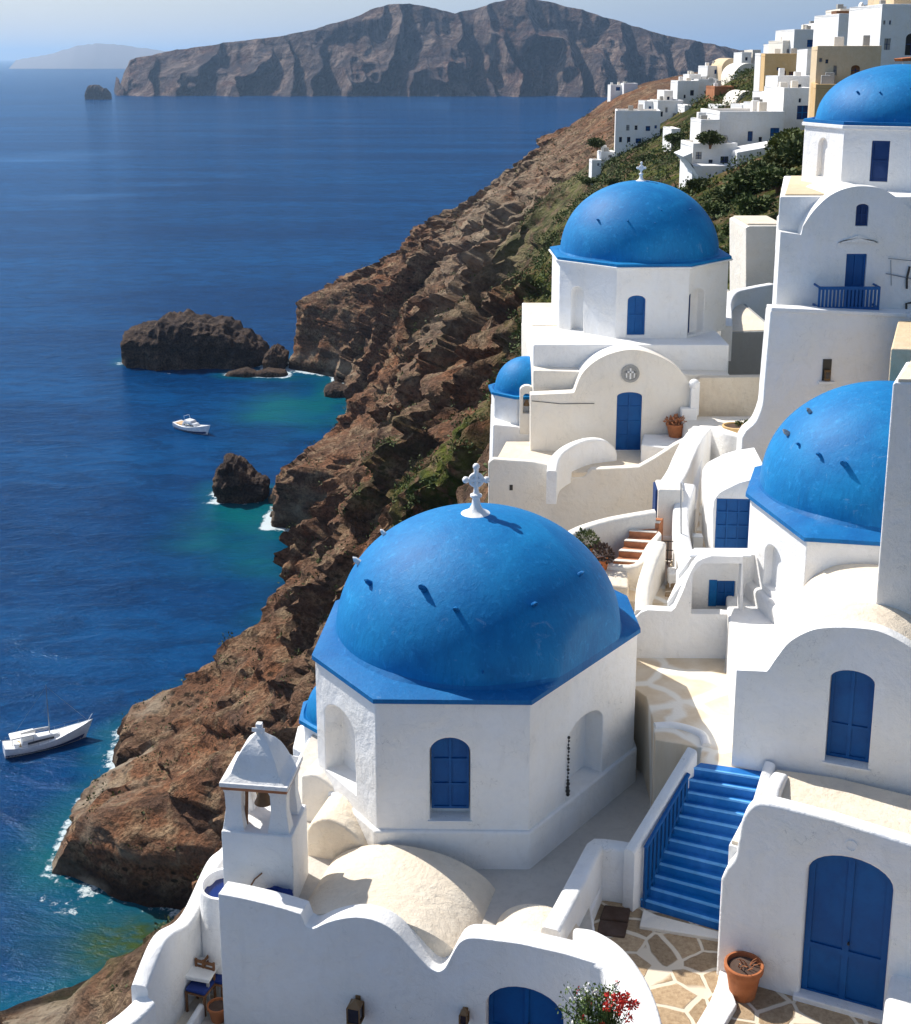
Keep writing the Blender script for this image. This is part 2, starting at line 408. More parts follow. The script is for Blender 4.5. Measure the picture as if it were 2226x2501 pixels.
# ---------------------------------------------------------------- terrain: the caldera cliff
TAIL = [(6, -36), (16, -23), (25, -16), (33, -12), (42, -7), (52, -1), (90, 9), (280, 25)]
ST_ = {
 -30: [(-70, -126), (-52, -120), (-38, -108), (-20, -62), (-10, -30), (-7.5, -24), (0, -21), (8, -20), (16, -17), (30, -9), (80, 6), (280, 20)],
 33: [(-70, -126), (-52, -120), (-36, -106), (-18, -62), (-8, -32), (-6, -24), (0, -19.5), (8, -18), (14, -17), (26, -9), (80, 6), (280, 20)],
 45: [(-70, -126), (-50, -120), (-36, -105), (-16, -62), (-3, -28), (-.6, -21), (4, -17.5), (14, -16.5), (20, -13), (30, -8), (80, 6), (280, 20)],
 70: [(-70, -126), (-50, -120), (-36, -108), (-18, -72), (-4, -38), (2, -23), (8, -17), (15, -13), (19, -11.5), (30, -7), (80, 5), (280, 20)],
 100: [(-72, -126), (-54, -121), (-40, -112), (-24, -86), (-10, -57), (1, -35), (8, -24), (15, -16), (22, -12), (30, -9), (50, -2), (100, 8), (280, 20)],
 140: [(-74, -126), (-64, -119), (-50, -115), (-32, -98), (-15, -68), (-5.5, -50), (9, -28), (13.5, -19), (20, -15), (27, -12), (40, -6), (60, 3), (120, 14), (280, 25)],
 150: [(-57, -126), (-52, -119.3), (-42, -117), (-32, -103), (-20, -78), (-8, -57)]+TAIL,
 155: [(-47, -126), (-42, -119.5), (-36, -117.5), (-28, -100), (-18, -78), (-8, -59)]+TAIL,
 159: [(-36, -126), (-31, -119.5), (-29, -116), (-24, -96), (-16, -78), (-8, -60)]+TAIL,
 165: [(-40, -126), (-35, -120), (-33, -113), (-26, -96), (-18, -80), (-8, -60)]+TAIL,
 169: [(-53, -126), (-49, -119), (-46, -113), (-37, -107), (-26, -94), (-8, -60)]+TAIL,
 175: [(-62, -126), (-59, -116), (-54, -110), (-42, -105), (-28, -94), (-8, -59)]+TAIL,
 190: [(-66, -126), (-62, -116), (-50, -109), (-38, -101), (-22, -80), (-8, -57)]+TAIL,
 204: [(-61, -126), (-56, -116), (-45, -108), (-32, -98), (-18, -76), (-6, -55)]+TAIL,
 217: [(-64, -126), (-59, -114), (-50, -109), (-36, -100), (-20, -78), (-7, -57)]+TAIL,
 229: [(-48, -126), (-44, -116), (-34, -102), (-22, -82), (-8, -60), (2, -44)]+TAIL,
 248: [(-43, -126), (-38, -115), (-28, -94), (-18, -76), (-9, -60), (0, -48), (11, -36), (22, -26), (30, -20), (42, -12), (60, -2), (100, 6), (280, 22)],
 275: [(-34, -126), (-31, -114), (-26, -96), (-17, -78), (-9, -62), (0, -50), (11, -38), (22, -28), (32, -20), (45, -12), (65, -2), (110, 5), (280, 22)],
 262: [(-38, -126), (-34, -114), (-26, -96), (-17, -78), (-9, -61), (0, -49), (11, -37), (22, -27), (31, -20), (43, -12), (62, -2), (105, 6), (280, 22)],
 318: [(-31, -126), (-27, -114), (-22, -96), (-15, -80), (-6, -62), (3, -50), (12, -40), (24, -29), (36, -20), (50, -12), (72, -3), (120, 3), (280, 20)],
 300: [(-31, -126), (-28, -114), (-22, -96), (-15, -80), (-6, -62), (3, -50), (12, -40), (24, -29), (36, -20), (50, -12), (72, -3), (120, 3), (280, 20)],
 324: [(-50, -126), (-48, -116), (-43, -104), (-36, -99), (-26, -96), (-14, -80), (0, -56), (14, -40), (26, -30), (38, -21), (54, -12), (76, -4), (120, 2), (280, 20)],
 346: [(-54, -126), (-50, -113), (-41, -104), (-30, -97), (-15, -77), (0, -56), (14, -40), (27, -30), (40, -22), (56, -13), (80, -5), (120, 1), (280, 20)],
 375: [(-38, -126), (-33, -115), (-25, -100), (-18, -82), (-8, -65), (2, -52), (15, -39), (28, -29), (42, -20), (58, -12), (84, -5), (130, 1), (280, 18)],
 455: [(-40, -126), (-35, -113), (-28, -98), (-20, -80), (-10, -64), (3, -52), (17, -42), (34, -28), (48, -18), (64, -11.5), (90, -7), (130, 1), (280, 16)],
 490: [(-50, -126), (-44, -114), (-34, -98), (-26, -84), (-16, -70), (0, -57), (18, -46), (38, -31), (54, -20), (72, -13), (96, -7), (130, 1), (280, 16)],
 506: [(-68, -126), (-64, -112), (-61, -94), (-52, -89), (-40, -84), (-24, -75), (-10, -64), (14, -51), (35, -31), (61, -17.5), (83, -12), (104, -4), (280, 14)],
 530: [(-66, -126), (-63, -112), (-60, -93), (-52, -90), (-42, -86), (-23, -77), (-20, -67.5), (15, -52.5), (36, -31), (62, -17.5), (85, -12), (106, -4), (280, 14)],
 575: [(-40, -126), (-30, -122), (-20, -115), (-5, -108), (10, -98), (25, -86), (40, -70), (55, -56), (75, -40), (100, -26), (125, -12), (160, -4), (280, 8)],
 680: [(-20, -128), (-5, -127), (10, -126), (25, -125), (40, -124), (60, -122), (85, -116), (110, -100), (130, -80), (150, -60), (180, -40), (220, -30), (280, -20)],
}
def build_terrain():
    N = 440; ys = sorted(ST_)
    tt = np.linspace(0, 1, N)
    # parameter: arc length along the section up to the brow, so the cliff gets most of the samples
    secs = []
    for y in ys:
        P = np.array(ST_[y], float)
        d = np.r_[0, np.cumsum(np.hypot(np.diff(P[:, 0])*np.where(P[1:, 0] > 60, .12, 1), np.diff(P[:, 1])))]; d /= d[-1]
        secs.append(np.stack([np.interp(tt, d, P[:, 0]), np.interp(tt, d, P[:, 1])], 1))
    secs = np.array(secs)
    Y = np.r_[np.arange(-30, 120, 2.0), np.arange(120, 335, .62), np.arange(335, 560, 1.0), np.arange(560, 681, 4)]
    ysn = np.array(ys, float)
    X = np.empty((len(Y), N)); Zz = np.empty((len(Y), N))
    jit = fbm(np.tile(tt*9, (len(Y), 1)), Y[:, None]/30+0*tt, 0, 3, 40)*7*np.clip((Y[:, None]-185)/50, 0, 1)
    jit *= np.clip(tt*6, 0, 1)
    for j in range(N):
        yq = Y+jit[:, j]
        X[:, j] = np.interp(yq, ysn, secs[:, j, 0]); Zz[:, j] = np.interp(yq, ysn, secs[:, j, 1])
    YY = np.repeat(Y[:, None], N, 1)
    near = np.clip((YY-62)/60, 0.02, 1)
    brow = np.clip((-Zz-14)/22, .12, 1)*near
    dist = 1
    # displacement outward (towards the sea and up)
    wy_ = YY+fbm(YY/20, Zz/25, 0*X, 3, 101)*7
    g = (fbm(wy_/30, Zz/80, X/90, 4, 3, True)-.2)*4.5          # gullies running down the face
    g2 = (fbm(wy_/10, Zz/20, X/25, 5, 11, True)-.1)*3.6
    st = Zz/7.5+fbm(YY/40, Zz/40, X/40, 3, 21)*1.6
    led = np.clip(((st % 1)-.15)*1.6, 0, 1)**1.5*2.6*np.clip(.6+fbm(YY/25, Zz/30, 0*X, 3, 111)*1.6, 0, 1.4)
    led2 = (np.abs(((st*2.7) % 1)-.5)*2)**2*.6
    sm = fbm(YY/3.2, Zz/2.6, X/3.2, 4, 31, True)*1.5-.5
    ph = (YY+fbm(X/22, Zz/26, YY/60, 4, 121)*26+X*.35)/31.0; fr_ = ph % 1
    amp = np.clip(.55+fbm(np.floor(ph)*3.7, Zz/34, X/40, 3, 131)*1.5, 0, 1.35)
    saw = (1-fr_)**1.3*8.5*amp*np.clip((-Zz-26)/20, 0, 1)
    ph2 = (YY+fbm(X/9, Zz/9, YY/20, 3, 141)*8)/9.5; saw = saw+(1-(ph2 % 1))**1.5*2.2*np.clip(.5+fbm(X/15, Zz/12, YY/15, 3, 151)*2, 0, 1.2)
    tot = g+g2-led-led2+sm+saw; tot = (tot-tot[90:].mean(0, keepdims=True)-1.0)*brow*np.clip(.75+(YY-170)/90, .75, 1)*np.clip(.40+(Zz+120)/32, .40, 1)
    X2 = X-tot*.85; Z2 = Zz+tot*.38
    # ragged horizontal shift along the coast breaks straight lines
    Y2 = YY+fbm(YY/12, Zz/9, X/12, 4, 51)*3.2*brow
    Z2 += 3.2*np.exp(-((YY-440)/75)**2)*np.clip((X-30)/25, 0, 1)
    # bumps on the grassy crown
    Z2 += fbm(X/14, YY/14, 0, 4, 61)*1.1*near*(1-brow)
    verts = np.stack([X2, Y2, Z2+H], -1).reshape(-1, 3)
    nY = len(Y); a = np.arange(nY*N).reshape(nY, N)
    q = np.stack([a[:-1, :-1], a[:-1, 1:], a[1:, 1:], a[1:, :-1]], -1).reshape(-1, 4)
    me = bpy.data.meshes.new('hillside'); me.vertices.add(len(verts)); me.vertices.foreach_set('co', verts.ravel())
    me.loops.add(q.size); me.loops.foreach_set('vertex_index', q.ravel().astype(np.int32))
    me.polygons.add(len(q)); me.polygons.foreach_set('loop_start', np.arange(0, q.size, 4, dtype=np.int32))
    me.update(); me.validate()
    for p in me.polygons: p.use_smooth = True
    me.set_sharp_from_angle(angle=math.radians(48))
    gr = np.zeros_like(X2)
    up = np.clip((Z2+44)/16, 0, 1)*np.clip((X2-2)/12, 0, 1)*np.clip((320-Y2)/110, 0, 1)
    gr = up*1.15
    gn = fbm(X2/11, Y2/16, Z2/14, 4, 71)
    gr += np.clip(gn*3-.25, 0, 1)*np.clip((Z2+88)/20, 0, 1)*np.clip((460-Y2)/200, 0, 1)*.55
    for (px, py, yy, r) in [(1200, 790, 150, 5), (1250, 740, 150, 5), (1290, 690, 152, 4), (1160, 850, 150, 3), (1100, 1150, 140, 5), (1150, 1100, 135, 4), (1060, 1180, 142, 4)]:
        p = YP(px, py, yy); gr += 1.6*np.exp(-((X2-p[0])**2+((Y2-yy)/3.5)**2+(Z2-p[2])**2)/(r*r))
    p = Z(250, 2420, -117); gr += 1.3*np.exp(-(((X2-p[0])/7)**2+((Y2-p[1])/6)**2))
    wet = np.clip((-116.2-Z2)/2.2, 0, 1)*.8
    pale = np.clip((-108-Z2)/6, 0, 1)*np.clip(fbm(X2/9, Y2/9, Z2/5, 3, 81)*3+.2, 0, 1)
    pale += np.clip((Z2+70)/25, 0, 1)*np.clip((-8-Z2)/10, 0, 1)*np.clip((Y2-180)/90, 0, 1)*np.clip(1-(X2-10)/34, 0, 1)*.75
    for nm, arr in (('green', gr), ('wet', wet), ('pale', pale)):
        at = me.attributes.new(nm, 'FLOAT', 'POINT'); at.data.foreach_set('value', np.clip(arr, 0, 1).ravel().astype(np.float32))
    me.materials.append(M['rock'])
    o = bpy.data.objects.new('hillside', me); COL.objects.link(o); tag(o, kind='structure')
    return X2, Y2, Z2, gr
TX, TY, TZ, TG = build_terrain()
def ground(x, y):
    m = (np.abs(TY-y) < 4) & (np.abs(TX-x) < 4)
    if not m.any(): return -20.0
    d = (TX[m]-x)**2+(TY[m]-y)**2
    return float(TZ[m][np.argmin(d)])
# ---------------------------------------------------------------- rocks standing in the sea
SHORE = []
def sea_rock(name, label, px0, px1, pyb, hgt, dep, seed, prof, mat='islet', group=None):
    """prof: relative heights from left to right end"""
    x0, y0 = Z(px0, pyb, -120); x1, _ = Z(px1, pyb, -120); L = x1-x0
    nu, nv = 150, 60
    u = np.linspace(0, 1, nu)[:, None]; v = np.linspace(0, 1, nv)[None, :]
    hp = np.interp(u, np.linspace(0, 1, len(prof)), prof)*hgt*(1+.10*fbm(u*14, 0*u, 0*u, 4, seed+3))
    a = v*PI                                     # across: front foot -> crown -> back foot
    fl = np.sign(np.cos(a))*np.abs(np.cos(a))**.55
    end = np.clip(np.minimum(u, 1-u)*16, 0, 1)**.5
    wy = dep*.5*end*np.clip(.55+.45*hp/hgt, .35, 1)
    X = x0+u*L+0*v; Yc = y0+dep*.5
    Y = Yc-fl*wy*(1+.15*fbm(X/9+0*v, 0*v, 0*v, 3, seed)); Zr = -122.5+(np.abs(np.sin(a))**.34)*(hp+2.5)*(end**.3)
    n1 = fbm(X/7, Y/7, Zr/7, 5, seed, True); n2 = fbm(X/2.2, Y/2.2, Zr/2.2, 4, seed+9)
    s = (np.abs(((Zr/4+n2*.5) % 1)-.5)*2)**2
    k = min(1, hgt/14)
    Y = Y-np.cos(a)*(n1*2.6+n2*1.2-s*1.0)*k; X = X+(u-.5)*2*(n1*2.2+n2)*k; Zr = Zr+np.sin(a)*(n1*1.8+n2*1.0)*k
    mb = MB(); rows = [[(X[i, j], Y[i, j], Zr[i, j]) for j in range(nv)] for i in range(nu)]
    mb.grid(rows)
    o = mb.obj(name, M[mat], smooth=40, weld=False)
    msk = np.abs(Zr+120) < 1.6
    SHORE.append(np.stack([X[msk], Y[msk]], 1))
    return tag(o, label, 'rock', group)
sea_rock('islet', 'big dark flat-topped rocky islet standing in the bay', 288, 640, 902, 18, 34, 5, [.66, .72, .74, 1, .98, .95, .9, .84, .66, .42, .2])
sea_rock('sea_rock', 'small pointed dark rock beside the right end of the big islet', 645, 698, 903, 9, 12, 15, [.3, .9, 1, .8, .4])
sea_rock('sea_rock', 'low pale rock shelf in front of the big islet at its right end', 545, 700, 922, 2.6, 9, 25, [.2, .6, 1, .5, .9, .8, .4], 'islet')
sea_rock('sea_rock', 'dark peaked lone rock ringed with foam, near the brown headland', 522, 640, 1228, 11, 14, 35, [.35, .9, 1, .85, .6, .45, .3])
sea_rock('sea_rock', 'tiny dark rock far out by the tip of the far headland', 203, 263, 243, 42, 70, 45, [.3, .9, 1, .8, .7, .3])
o = sea_rock('sea_rock', 'pale boulders lying at the foot of the cliff past the motor boat', 788, 885, 972, 4, 14, 55, [.5, 1, .7, .9, .5], 'islet')
m_ = (np.abs(TZ+120) < 1.3) & (TX < 60)
SHORE.append(np.stack([TX[m_], TY[m_]], 1))
# ---------------------------------------------------------------- the sea, one sheet to the horizon
def build_sea():
    xs = np.r_[-45000, -20000, -9000, -4500, -2500, -1500, -1000, -700, -500, -400, -320, -270, -230, np.arange(-200, 40, 1.7), 60, 100, 200, 500, 1200, 3000, 8000, 20000, 45000]
    ys = np.r_[-3000, -600, -100, 30, 80, 110, np.arange(130, 380, 1.7), np.arange(380, 620, 3), 640, 680, 740, 820, 920, np.arange(1000, 1600, 25), 1800, 2200, 2700, 3400, 4200, 6000, 10000, 18000, 30000, 55000]
    X, Y = np.meshgrid(xs, ys); S = np.concatenate(SHORE)
    S = S[::max(1, len(S)//5000)]
    P = np.stack([X.ravel(), Y.ravel()], 1); d = np.full(len(P), 1e4)
    m = (P[:, 0] > -260) & (P[:, 0] < 60) & (P[:, 1] > 100) & (P[:, 1] < 660); idx = np.where(m)[0]
    for k in range(0, len(idx), 4000):
        i = idx[k:k+4000]; d[i] = np.sqrt(((P[i][:, None, :]-S[None])**2).sum(-1).min(1))
    d = d.reshape(X.shape)
    n = fbm(X/18, Y/18, 0, 4, 91); n2 = fbm(X/5, Y/7, 0, 4, 92)
    sh = np.clip(1.0-d/(8+n*8), 0, 1)*.7
    def blob(px, py, rx, ry, a):
        x, y = Z(px, py, -120); return a*np.exp(-(((X-x)/(rx*.85))**2+((Y-y)/(ry*.8))**2))*np.clip(.8+n*1.4, 0, 1.3)
    for b in [(760, 990, 22, 34, .8), (690, 1010, 16, 28, .7), (830, 1040, 14, 26, .55), (470, 1310, 9, 10, .8), (560, 1260, 14, 12, .7), (640, 1330, 20, 14, .65), (700, 1390, 18, 12, .85), (620, 1250, 10, 12, .7), (600, 1500, 9, 12, .25), (160, 2100, 7, 12, .35), (220, 2260, 12, 8, .4), (150, 2330, 8, 8, .25), (740, 1480, 8, 12, .6)]:
        sh += blob(*b)
    moss = blob(380, 2290, 12, 7, 1.1)+blob(290, 2350, 10, 7, .7)
    fo = np.clip(1.1-d/(3.0+n2*3), 0, 1)*np.clip(.62+n*1.3, 0, 1)
    for b in [(112, 2195, 1.6, 2.4, .6), (175, 2232, 3.2, 1.2, .62), (135, 2215, 2.0, 1.6, .5), (195, 2080, 2.4, 8, .9), (215, 2170, 2, 5, .9), (290, 1905, 2.5, 7, .6), (515, 1228, 5, 2.2, .85), (700, 1205, 5, 2.2, .8), (262, 888, 9, 4, .8), (420, 912, 16, 2.5, .45), (740, 905, 7, 4, .7), (650, 1290, 3, 5, .5), (700, 1330, 9, 3, .5)]:
        fo += blob(*b)
    wk = np.zeros_like(X)
    for (a, b, w) in [((-30, 520), (610, 422), 5.5), ((-30, 365), (600, 318), 14), ((400, 385), (1300, 372), 16), ((300, 250), (1100, 258), 60), ((-30, 400), (700, 345), 12)]:
        p = np.array(Z(*a, -120)); q = np.array(Z(*b, -120)); v = q-p; L = np.hypot(*v); v /= L
        s = (X-p[0])*v[0]+(Y-p[1])*v[1]; e = -(X-p[0])*v[1]+(Y-p[1])*v[0]
        wk += np.exp(-(e/(w*(1.6-s/L)))**2)*((s > 0) & (s < L))*.9*(1-s/L*.6)
    verts = np.stack([X, Y, np.zeros_like(X)], -1).reshape(-1, 3)
    a = np.arange(X.size).reshape(X.shape); q = np.stack([a[:-1, :-1], a[:-1, 1:], a[1:, 1:], a[1:, :-1]], -1).reshape(-1, 4)
    me = bpy.data.meshes.new('sea'); me.from_pydata(verts.tolist(), [], q.tolist())
    for nm, arr in (('shallow', sh), ('foam', fo), ('moss', moss), ('wake', wk)):
        at = me.attributes.new(nm, 'FLOAT', 'POINT'); at.data.foreach_set('value', np.clip(arr, 0, 1).ravel().astype(np.float32))
    me.materials.append(M['sea']); o = bpy.data.objects.new('sea', me); COL.objects.link(o); tag(o, kind='structure')
build_sea()
# ---------------------------------------------------------------- far headland and island
def headland():
    sil = [(286, 215), (300, 165), (312, 147), (380, 131), (450, 119), (600, 97), (700, 86), (780, 66), (850, 46), (900, 24), (950, 11), (1000, 9), (1050, 17), (1105, 33), (1145, 24), (1185, 12), (1230, 0), (1290, -4), (1350, 6), (1430, 30), (1500, 50), (1600, 80), (1700, 102), (1800, 121), (1860, 134), (2000, 150), (2300, 170), (2600, 190)]
    Yt = 4500.; Yb = 4330.
    xs = [YP(p[0], p[1], Yt)[0] for p in sil]; zs = [YP(p[0], p[1], Yt)[2] for p in sil]
    xs = [xs[0]-14, xs[0]-7]+xs; zs = [-130, -60]+zs
    nu, nv = 900, 130
    X = np.linspace(xs[0], xs[-1], nu)[:, None]; v = np.linspace(0, 1, nv)[None, :]
    top = np.interp(X, xs, zs)
    front = np.clip(v/.62, 0, 1); back = np.clip((v-.62)/.38, 0, 1)
    rt = np.clip((X+100)/900, 0, 1)
    prof = front**(1.0+.5*rt)                 # steep face, gentler to the right
    prof = np.where(v < .62, front, 1-back*.9)
    Zr = -124+(top+124)*prof
    dep = 0
    Y = Yb+front*(Yt-Yb)*(.75+.25*front)+back*600+0*X+ (rt*0)
    band = (((Zr+fbm(X/200, v, 0, 3, 66)*40)/38) % 1); Y = Y+(band-.5)*4*(1-back)*np.sin(PI*np.clip(front, 0, 1))
    sp = X/165+fbm(X/240, v*1.5, 0, 4, 7)*2.3
    rib = (1-np.abs(((sp) % 1)*2-1))**1.2*150+fbm(X/55, v*.7, 0, 5, 5, True)*50
    env = (1-front*.82)*(1-back)
    Y = Y-rib*env*(1.0+.5*rt)
    X2 = (X+0*v)*Y/Yt+rib*env*.35+fbm(X/50, Zr/50, 0, 4, 77)*6*(1-back)
    Zr = Zr-env*fbm(X/40, v*9, 0, 4, 19)*5+back*0
    Zr = Zr+np.where(front > .98, fbm(X/30, v*0, 0, 3, 29)*4, 0)
    mb = MB(); mb.grid([[(X2[i, j], Y[i, j], Zr[i, j]) for j in range(nv)] for i in range(nu)])
    o = mb.obj('headland', M['headland'], smooth=60, weld=False); tag(o, kind='structure')
    # distant island
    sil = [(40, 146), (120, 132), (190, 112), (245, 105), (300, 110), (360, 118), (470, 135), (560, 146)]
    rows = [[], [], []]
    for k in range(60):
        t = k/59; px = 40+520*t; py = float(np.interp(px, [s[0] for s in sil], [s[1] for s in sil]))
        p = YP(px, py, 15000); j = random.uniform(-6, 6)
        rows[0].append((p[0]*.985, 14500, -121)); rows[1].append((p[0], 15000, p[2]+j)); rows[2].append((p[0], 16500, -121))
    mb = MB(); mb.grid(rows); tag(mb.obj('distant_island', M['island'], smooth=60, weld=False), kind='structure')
headland()
# ---------------------------------------------------------------- haze, sky, sun, camera
def setup():
    t = NT('haze_air'); t.t.nodes.clear(); out = t.n('ShaderNodeOutputMaterial')
    pv = t.n('ShaderNodeVolumePrincipled'); pv.inputs['Color'].default_value = (.45, .68, 1, 1); pv.inputs['Density'].default_value = HAZE; pv.inputs['Anisotropy'].default_value = .35
    t.t.links.new(pv.outputs[0], out.inputs['Volume'])
    mb = MB(); mb.v = [(x, y, z) for z in (-131.5, 320) for x, y in ((-46000, -3500), (46000, -3500), (46000, 56000), (-46000, 56000))]
    mb.f = [[0, 3, 2, 1], [4, 5, 6, 7], [0, 1, 5, 4], [1, 2, 6, 5], [2, 3, 7, 6], [3, 0, 4, 7]]
    o = mb.obj('haze', t.m, weld=False); tag(o, kind='stuff')
    w = bpy.data.worlds.new('World'); SC.world = w; w.use_nodes = True; nt = w.node_tree; nt.nodes.clear()
    sky = nt.nodes.new('ShaderNodeTexSky'); sky.sky_type = 'NISHITA'; sky.sun_disc = False
    sky.sun_elevation = math.radians(SUN_EL); sky.sun_rotation = math.radians(-SUN_AZ); sky.altitude = 100; sky.air_density = 1.1; sky.dust_density = 1.5; sky.ozone_density = 2.5
    bg = nt.nodes.new('ShaderNodeBackground'); bg.inputs[1].default_value = SKY
    out = nt.nodes.new('ShaderNodeOutputWorld')
    # pale band of sea haze low over the horizon, whiter below the sun
    N_ = nt.nodes.new; L_ = nt.links.new
    def mt(op, a, b, cl=False):
        m = N_('ShaderNodeMath'); m.operation = op; m.use_clamp = cl
        for i, v in ((0, a), (1, b)):
            if isinstance(v, bpy.types.NodeSocket): L_(v, m.inputs[i])
            else: m.inputs[i].default_value = v
        return m.outputs[0]
    tc = N_('ShaderNodeTexCoord'); sp = N_('ShaderNodeSeparateXYZ'); L_(tc.outputs['Generated'], sp.inputs[0])
    el_ = mt('MAXIMUM', sp.outputs[2], 0.0); band = mt('POWER', 2.718, mt('MULTIPLY', el_, -11.0))
    sd = mt('ADD', mt('MULTIPLY', sp.outputs[0], -1.0), mt('MULTIPLY', sp.outputs[1], .25)); side = mt('MULTIPLY_ADD', sd, 1.6, True) if 0 else mt('ADD', mt('MULTIPLY', sd, 1.7), .10, True)
    mx = N_('ShaderNodeMix'); mx.data_type = 'RGBA'; L_(side, mx.inputs[0]); mx.inputs[6].default_value = (2.3, 3.7, 6.2, 1); mx.inputs[7].default_value = (5.4, 6.3, 7.6, 1)
    m2 = N_('ShaderNodeMix'); m2.data_type = 'RGBA'; L_(mt('MULTIPLY', band, .85), m2.inputs[0]); L_(sky.outputs[0], m2.inputs[6]); L_(mx.outputs[2], m2.inputs[7])
    nt.links.new(m2.outputs[2], bg.inputs[0]); nt.links.new(bg.outputs[0], out.inputs[0])
    l = bpy.data.lights.new('sun', 'SUN'); l.energy = SUN; l.angle = math.radians(.5); l.color = (1, .955, .88)
    lo = bpy.data.objects.new('sun', l); COL.objects.link(lo)
    az, el = math.radians(SUN_AZ), math.radians(SUN_EL)
    d = Vector((-math.sin(az)*math.cos(el), math.cos(az)*math.cos(el), math.sin(el)))
    lo.rotation_euler = d.to_track_quat('Z', 'Y').to_euler(); lo.location = (0, 0, H+60)
    cam = bpy.data.cameras.new('camera'); co = bpy.data.objects.new('camera', cam); COL.objects.link(co); SC.camera = co
    co.location = (0, 0, H); co.rotation_euler = (PI/2-TH, 0, 0)
    cam.sensor_fit = 'VERTICAL'; cam.sensor_height = 24; cam.lens = 24*FPX/2501
    cam.shift_y = -(1250.5-CY)/2501; cam.shift_x = 0; cam.clip_start = .1; cam.clip_end = 120000
    SC.view_settings.view_transform = 'Standard'; SC.view_settings.look = 'None'; SC.view_settings.exposure = EXPO; SC.view_settings.gamma = 1
    SC.render.resolution_x = 911; SC.render.resolution_y = 1024
SUN_AZ = 51.0; SUN_EL = 47.0; SUN = 4.6; SKY = .098; EXPO = .35; HAZE = .42e-4
setup()
# ---------------------------------------------------------------- building parts
def slab(fr, loop, d0, d1, name, m, parent, holes=(), bevel=.05, back=True):
    return MB().prism(fr, loop, d0, d1, holes, back).obj(name, m, parent, bevel=bevel)
def leaf(parent, name, fr, R, depth, m, rise=0, cols=2, rows=(.32,), fw=.07, handle=True, label=None, frame=None):
    """a panelled door, shutter or window leaf set back in its opening"""
    s0, s1, z0, z1 = R; e = .005; s0 += e; s1 -= e; z0 += e; z1 -= e
    root = MB().prism(fr, arch(s0, s1, z0, z1, rise), depth, depth+.05).obj(name, m, parent)
    w = (s1-s0)/2; c = (s0+s1)/2
    def top(q):
        if not rise: return z1
        return z1-rise+rise*math.sqrt(max(0, 1-((q-c)/w)**2))
    holes = []; zs = [z0]+[z0+r*(z1-z0) for r in rows]+[None]
    for i in range(cols):
        a = s0+(s1-s0)*i/cols+fw*(1 if i == 0 else .5); b = s0+(s1-s0)*(i+1)/cols-fw*(1 if i == cols-1 else .5)
        for k in range(len(zs)-1):
            lo = zs[k]+fw*(1 if k == 0 else .5)
            if zs[k+1] is not None: L = [(a, lo), (b, lo), (b, zs[k+1]-fw*.5), (a, zs[k+1]-fw*.5)]
            else:
                L = [(a, lo), (b, lo)]+[(q, max(lo+.02, top(q)-fw*1.2)) for q in [b-(b-a)*j/8 for j in range(9)]]
            holes.append((L, .030, False))
    MB().prism(fr, arch(s0+.002, s1-.002, z0+.002, z1-.002, rise), depth-.032, depth-.002, holes, back=False).obj('panel_frame', frame or m, root)
    if handle:
        q, z = c+.05, z0+(z1-z0)*.42
        mb = MB(); mb.tube([fr.w(q, z, depth-.02), fr.w(q, z, depth-.07)], .014, 8).ball(fr.w(q, z, depth-.085), .028, 8)
        mb.obj('handle', M['dark'], root, smooth=40)
    if label: root['label'] = label
    return root
def sill(parent, fr, R, depth, m, out=.03, th=.05):
    s0, s1, z0, z1 = R
    return MB().box(fr, s0-.05, s1+.05, z0-th, z0-.004, -out, depth-.01).obj('sill', m, parent, bevel=.012)
def poly_face(poly, i): return F(poly[i], p1=poly[(i+1) % len(poly)])
def grow(poly, c, k): return [(c[0]+(x-c[0])*(1+k/math.hypot(x-c[0], y-c[1])), c[1]+(y-c[1])*(1+k/math.hypot(x-c[0], y-c[1]))) for x, y in poly]
def octagon(c, ap, rot):
    r = ap/math.cos(PI/8)
    return [(c[0]+r*math.sin(math.radians(rot-22.5+45*k)), c[1]-r*math.cos(math.radians(rot-22.5+45*k))) for k in range(8)]
def drum(parent, poly, z0, z1, holes, m, name='drum'):
    """holes: {side: [(rect, rise, depth)]}"""
    mb = MB()
    for i in range(len(poly)):
        fr = poly_face(poly, i); L = math.hypot(poly[(i+1) % len(poly)][0]-poly[i][0], poly[(i+1) % len(poly)][1]-poly[i][1])
        loops = [[(0, z0), (L, z0), (L, z1), (0, z1)]]+[arch(*h[0], h[1]) for h in holes.get(i, [])]
        idx = []
        for lp in loops:
            n = len(mb.v); mb.v += [fr.w(q, z) for q, z in lp]; idx.append(list(range(n, n+len(lp))))
        flat = [k for l in idx for k in l]
        for t in tessellate_polygon([[Vector((q, z, 0)) for q, z in lp] for lp in loops]): mb.f.append([flat[k] for k in t])
        for k, h in enumerate(holes.get(i, [])):
            lp = loops[k+1]; n = len(mb.v); mb.v += [fr.w(q, z, h[2]) for q, z in lp]; mm = len(lp)
            for j in range(mm): mb.f.append([idx[k+1][j], n+j, n+(j+1) % mm, idx[k+1][(j+1) % mm]])
            mb.f.append(list(range(n, n+mm)))
    for z in (z0, z1): mb.face([(x, y, z) for x, y in poly])
    return mb.obj(name, m, parent, bevel=.035)
